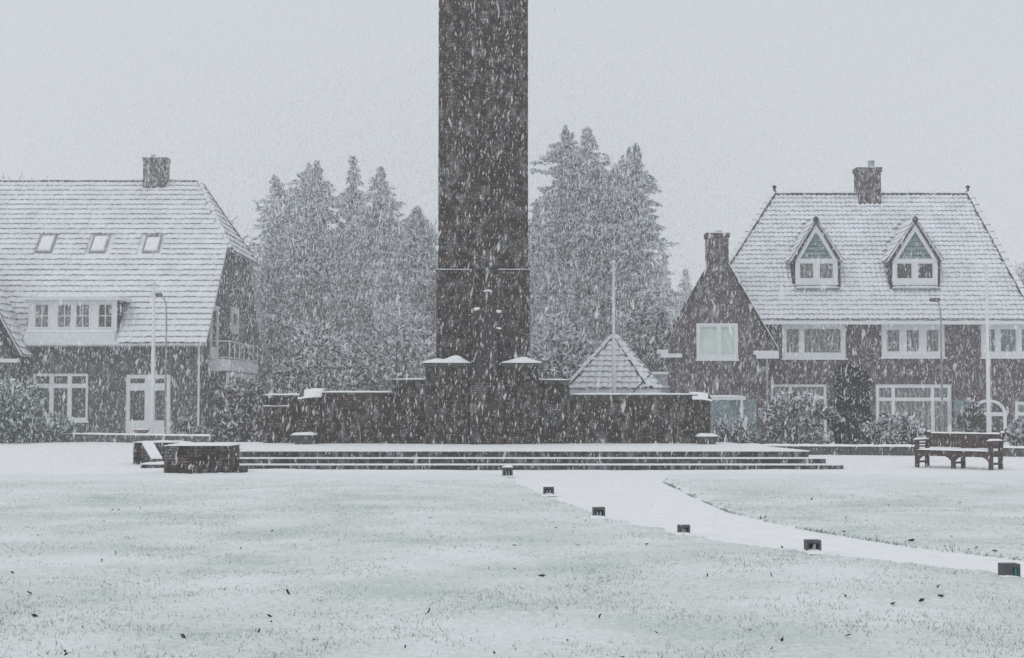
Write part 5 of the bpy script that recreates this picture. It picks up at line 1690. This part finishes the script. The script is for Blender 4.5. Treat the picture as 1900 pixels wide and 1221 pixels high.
bush('garden_shrub', 'snowy shrub at the right picture edge under the window', 1872, 1945, 775, 50, -.05, 'shrub_leaves', 45, 2600, .05, .6, group=G4)

# ------------------------------------------------------------------ grass blades and leaves in the snow
def lawn_points(n, y0, y1, p, r):
    y = y0 + (y1 - y0) * r.random(n) ** p
    x = (r.random(n) * 2 - 1) * (y * .40 + .8)
    keep = poly_sdist(x, y, poly) > .12
    x, y = x[keep], y[keep]
    return x, y, lawn_height(x, y)
r = np.random.default_rng(99)
x, y, z = lawn_points(170000, 7.5, 30, 1.15, r)
patch = vnoise(x, y, 1.3, 20) + .7 * vnoise(x, y, 4.0, 21)
keep = r.random(len(x)) < np.clip(.34 + patch * 1.2, .05, 1)
x, y, z = x[keep], y[keep], z[keep]
n = len(x)
a = r.random(n) * 6.283
h_ = r.uniform(.006, .034, n)
w_ = r.uniform(.0015, .004, n)
lean = r.normal(0, .6, (n, 2)) * h_[:, None]
V = np.zeros((n, 3, 3))
V[:, 0] = np.stack([x - np.cos(a) * w_, y - np.sin(a) * w_, z - .004], 1)
V[:, 1] = np.stack([x + np.cos(a) * w_, y + np.sin(a) * w_, z - .004], 1)
V[:, 2] = np.stack([x + lean[:, 0], y + lean[:, 1], z + h_], 1)
# tufts along the right bank of the path
ex, ey = [], []
for i in range(len(PR) - 1):
    A_, B_ = PR[i], PR[i + 1]
    k = int((B_ - A_).length * 150)
    tt = r.random(k)
    ex.append(A_.x + (B_.x - A_.x) * tt); ey.append(A_.y + (B_.y - A_.y) * tt + r.normal(.10, .07, k))
ex, ey = np.concatenate(ex), np.concatenate(ey)
kp = r.random(len(ex)) < np.clip(.5 + 2.2 * vnoise(ex, ey, 1.1, 41), .06, 1)
ex, ey = ex[kp], ey[kp]
ez_ = np.maximum(lawn_height(ex, ey), -.045)
m2 = len(ex); a2 = r.random(m2) * 6.283; h2 = r.uniform(.02, .06, m2); w2_ = r.uniform(.003, .007, m2)
E = np.zeros((m2, 3, 3))
E[:, 0] = np.stack([ex - np.cos(a2) * w2_, ey - np.sin(a2) * w2_, ez_ - .004], 1)
E[:, 1] = np.stack([ex + np.cos(a2) * w2_, ey + np.sin(a2) * w2_, ez_ - .004], 1)
E[:, 2] = np.stack([ex + r.normal(0, .03, m2), ey - np.abs(r.normal(0, .03, m2)), ez_ + h2], 1)
V = np.concatenate([V, E]); n = len(V)
gr = link('grass', np_mesh('grass', V.reshape(-1, 3), np.arange(3 * n).reshape(n, 3), 'grass_blade'))
tag(gr, 'short frosted grass blades poking through the snow on the lawn', 'grass', kind='stuff')

leaf_mesh = []
for k in range(5):
    rr = random.Random(k)
    w, l = .018 + .008 * rr.random(), .04 + .02 * rr.random()
    cur = rr.uniform(.3, .9)
    mb = MB()
    vs_ = []
    for i in range(6):
        u = i / 5
        ww = w * math.sin(math.pi * (.06 + .9 * u)) * (1 + .25 * math.sin(u * 19 + k))
        yy, zz = (u - .5) * l * 2, cur * l * (u - .5) ** 2 * 2
        vs_ += [(-ww, yy, zz + .35 * ww), (0, yy, zz), (ww, yy, zz + .35 * ww)]
    fs_ = [(3 * i + j, 3 * i + j + 1, 3 * i + j + 4, 3 * i + j + 3) for i in range(5) for j in range(2)]
    mb.add(vs_, fs_)
    leaf_mesh.append(mb.mesh('fallen_leaf', 'dead_leaf'))
x, y, z = lawn_points(190, 8.8, 24, 1.35, r)
for i in range(len(x)):
    o = link('fallen_leaf', random.choice(leaf_mesh))
    o.location = (x[i], y[i], z[i] + .014)
    o.rotation_euler = (random.gauss(0, .5), random.gauss(0, .5), random.random() * 6.28)
    s_ = random.uniform(.25, .5) if random.random() < .85 else random.uniform(.5, .8)
    o.scale = (s_, s_, s_)
    tag(o, 'dark curled dead leaf lying on the snowy lawn', 'leaf', 'dead leaves scattered on the lawn')
# leaf litter along the right kerb of the path
for i in range(len(PR) - 2):
    A_, B_ = PR[i], PR[i + 1]
    for k in range(int((B_ - A_).length * 2.2)):
        q = A_ + (B_ - A_) * random.random() + Vector((random.uniform(.0, .18), random.uniform(0, .25), 0))
        zz = float(lawn_height(np.array([q.x]), np.array([q.y]))[0])
        o = link('fallen_leaf', random.choice(leaf_mesh))
        o.location = (q.x, q.y, max(zz, -.045) + .012)
        o.rotation_euler = (random.gauss(0, .4), random.gauss(0, .4), random.random() * 6.28)
        s_ = random.uniform(.3, .7)
        o.scale = (s_, s_, s_)
        tag(o, 'dark dead leaf caught along the right edge of the snowy path', 'leaf', 'dead leaves along the path edge')

# ------------------------------------------------------------------ falling snow
r = np.random.default_rng(5)
def flake_cloud(nf, y0, y1, pw, half, var=.55):
    m_ = nf * 3
    y = y0 + (y1 - y0) * r.random(m_) ** pw
    x = (r.random(m_) * 2 - 1) * 34
    z = .1 + r.random(m_) * 19
    keep = (np.abs(x) < y * .385 + 1.2) & (z < y * .29 + 2.2)
    x, y, z = x[keep][:nf], y[keep][:nf], z[keep][:nf]
    return x, y, z, half * np.exp(r.normal(0, var, len(x)))
def flakes(parts):
    """bent, irregular crystal plates, longer than wide"""
    x, y, z, sz = [np.concatenate(q) for q in zip(*parts)]
    n = len(x)
    base = np.array([(-1, .0, .1), (.1, .25, -1), (1, 0, -.1), (-.1, .25, 1)], float)
    V = base[None] * r.uniform(.6, 1.4, (n, 4, 1))
    w = r.random(n) * 6.283
    V = np.stack([V[:, :, 0] * np.cos(w)[:, None] - V[:, :, 1] * np.sin(w)[:, None], V[:, :, 0] * np.sin(w)[:, None] + V[:, :, 1] * np.cos(w)[:, None], V[:, :, 2]], 2)
    V = V * np.stack([sz, sz, sz * r.uniform(1.6, 4.2, n)], 1)[:, None, :]
    tx, ty = r.normal(.06, .14, n), r.normal(0, .14, n)
    V[:, :, 0] += V[:, :, 2] * tx[:, None]; V[:, :, 1] += V[:, :, 2] * ty[:, None]
    V += np.stack([x, y, z], 1)[:, None, :]
    tri = np.array([(0, 1, 3), (1, 2, 3)])
    return V.reshape(-1, 3), (tri[None] + (np.arange(n) * 4)[:, None, None]).reshape(-1, 3)
V1, F1 = flakes([flake_cloud(2500, 5.5, 11.0, .8, .0055), flake_cloud(150000, 11.0, 44.0, .52, .0066), flake_cloud(190000, 43.5, 80.0, .75, .0122, .42), flake_cloud(350000, 67.0, 81.0, 1.0, .0178, .35)])  # far clouds packed denser, added to whiten houses and trees as haze would
fl = link('falling_snow', np_mesh('falling_snow', V1, F1, 'flake', smooth=False))
tag(fl, 'thick falling snowflakes filling the air over the square', 'snowfall', kind='stuff')

# ------------------------------------------------------------------ haze: air thick with fine snow
hm = bpy.data.materials.new('haze'); hm.use_nodes = True
nt = hm.node_tree; nt.nodes.clear()
pv_ = nt.nodes.new('ShaderNodeVolumePrincipled')
pv_.inputs['Color'].default_value = (0.985, 0.985, 0.99, 1)
pv_.inputs['Density'].default_value = 0.0026
pv_.inputs['Anisotropy'].default_value = 0.2
mo = nt.nodes.new('ShaderNodeOutputMaterial')
nt.links.new(pv_.outputs[0], mo.inputs['Volume'])
MATS['haze'] = hm
hz = link('haze', MB().box(-320, 320, -40, 440, -1.2, 24).mesh('haze', 'haze'))
tag(hz, 'pale haze of fine snow in the air', 'haze', kind='stuff')
hz.display_type = 'WIRE'
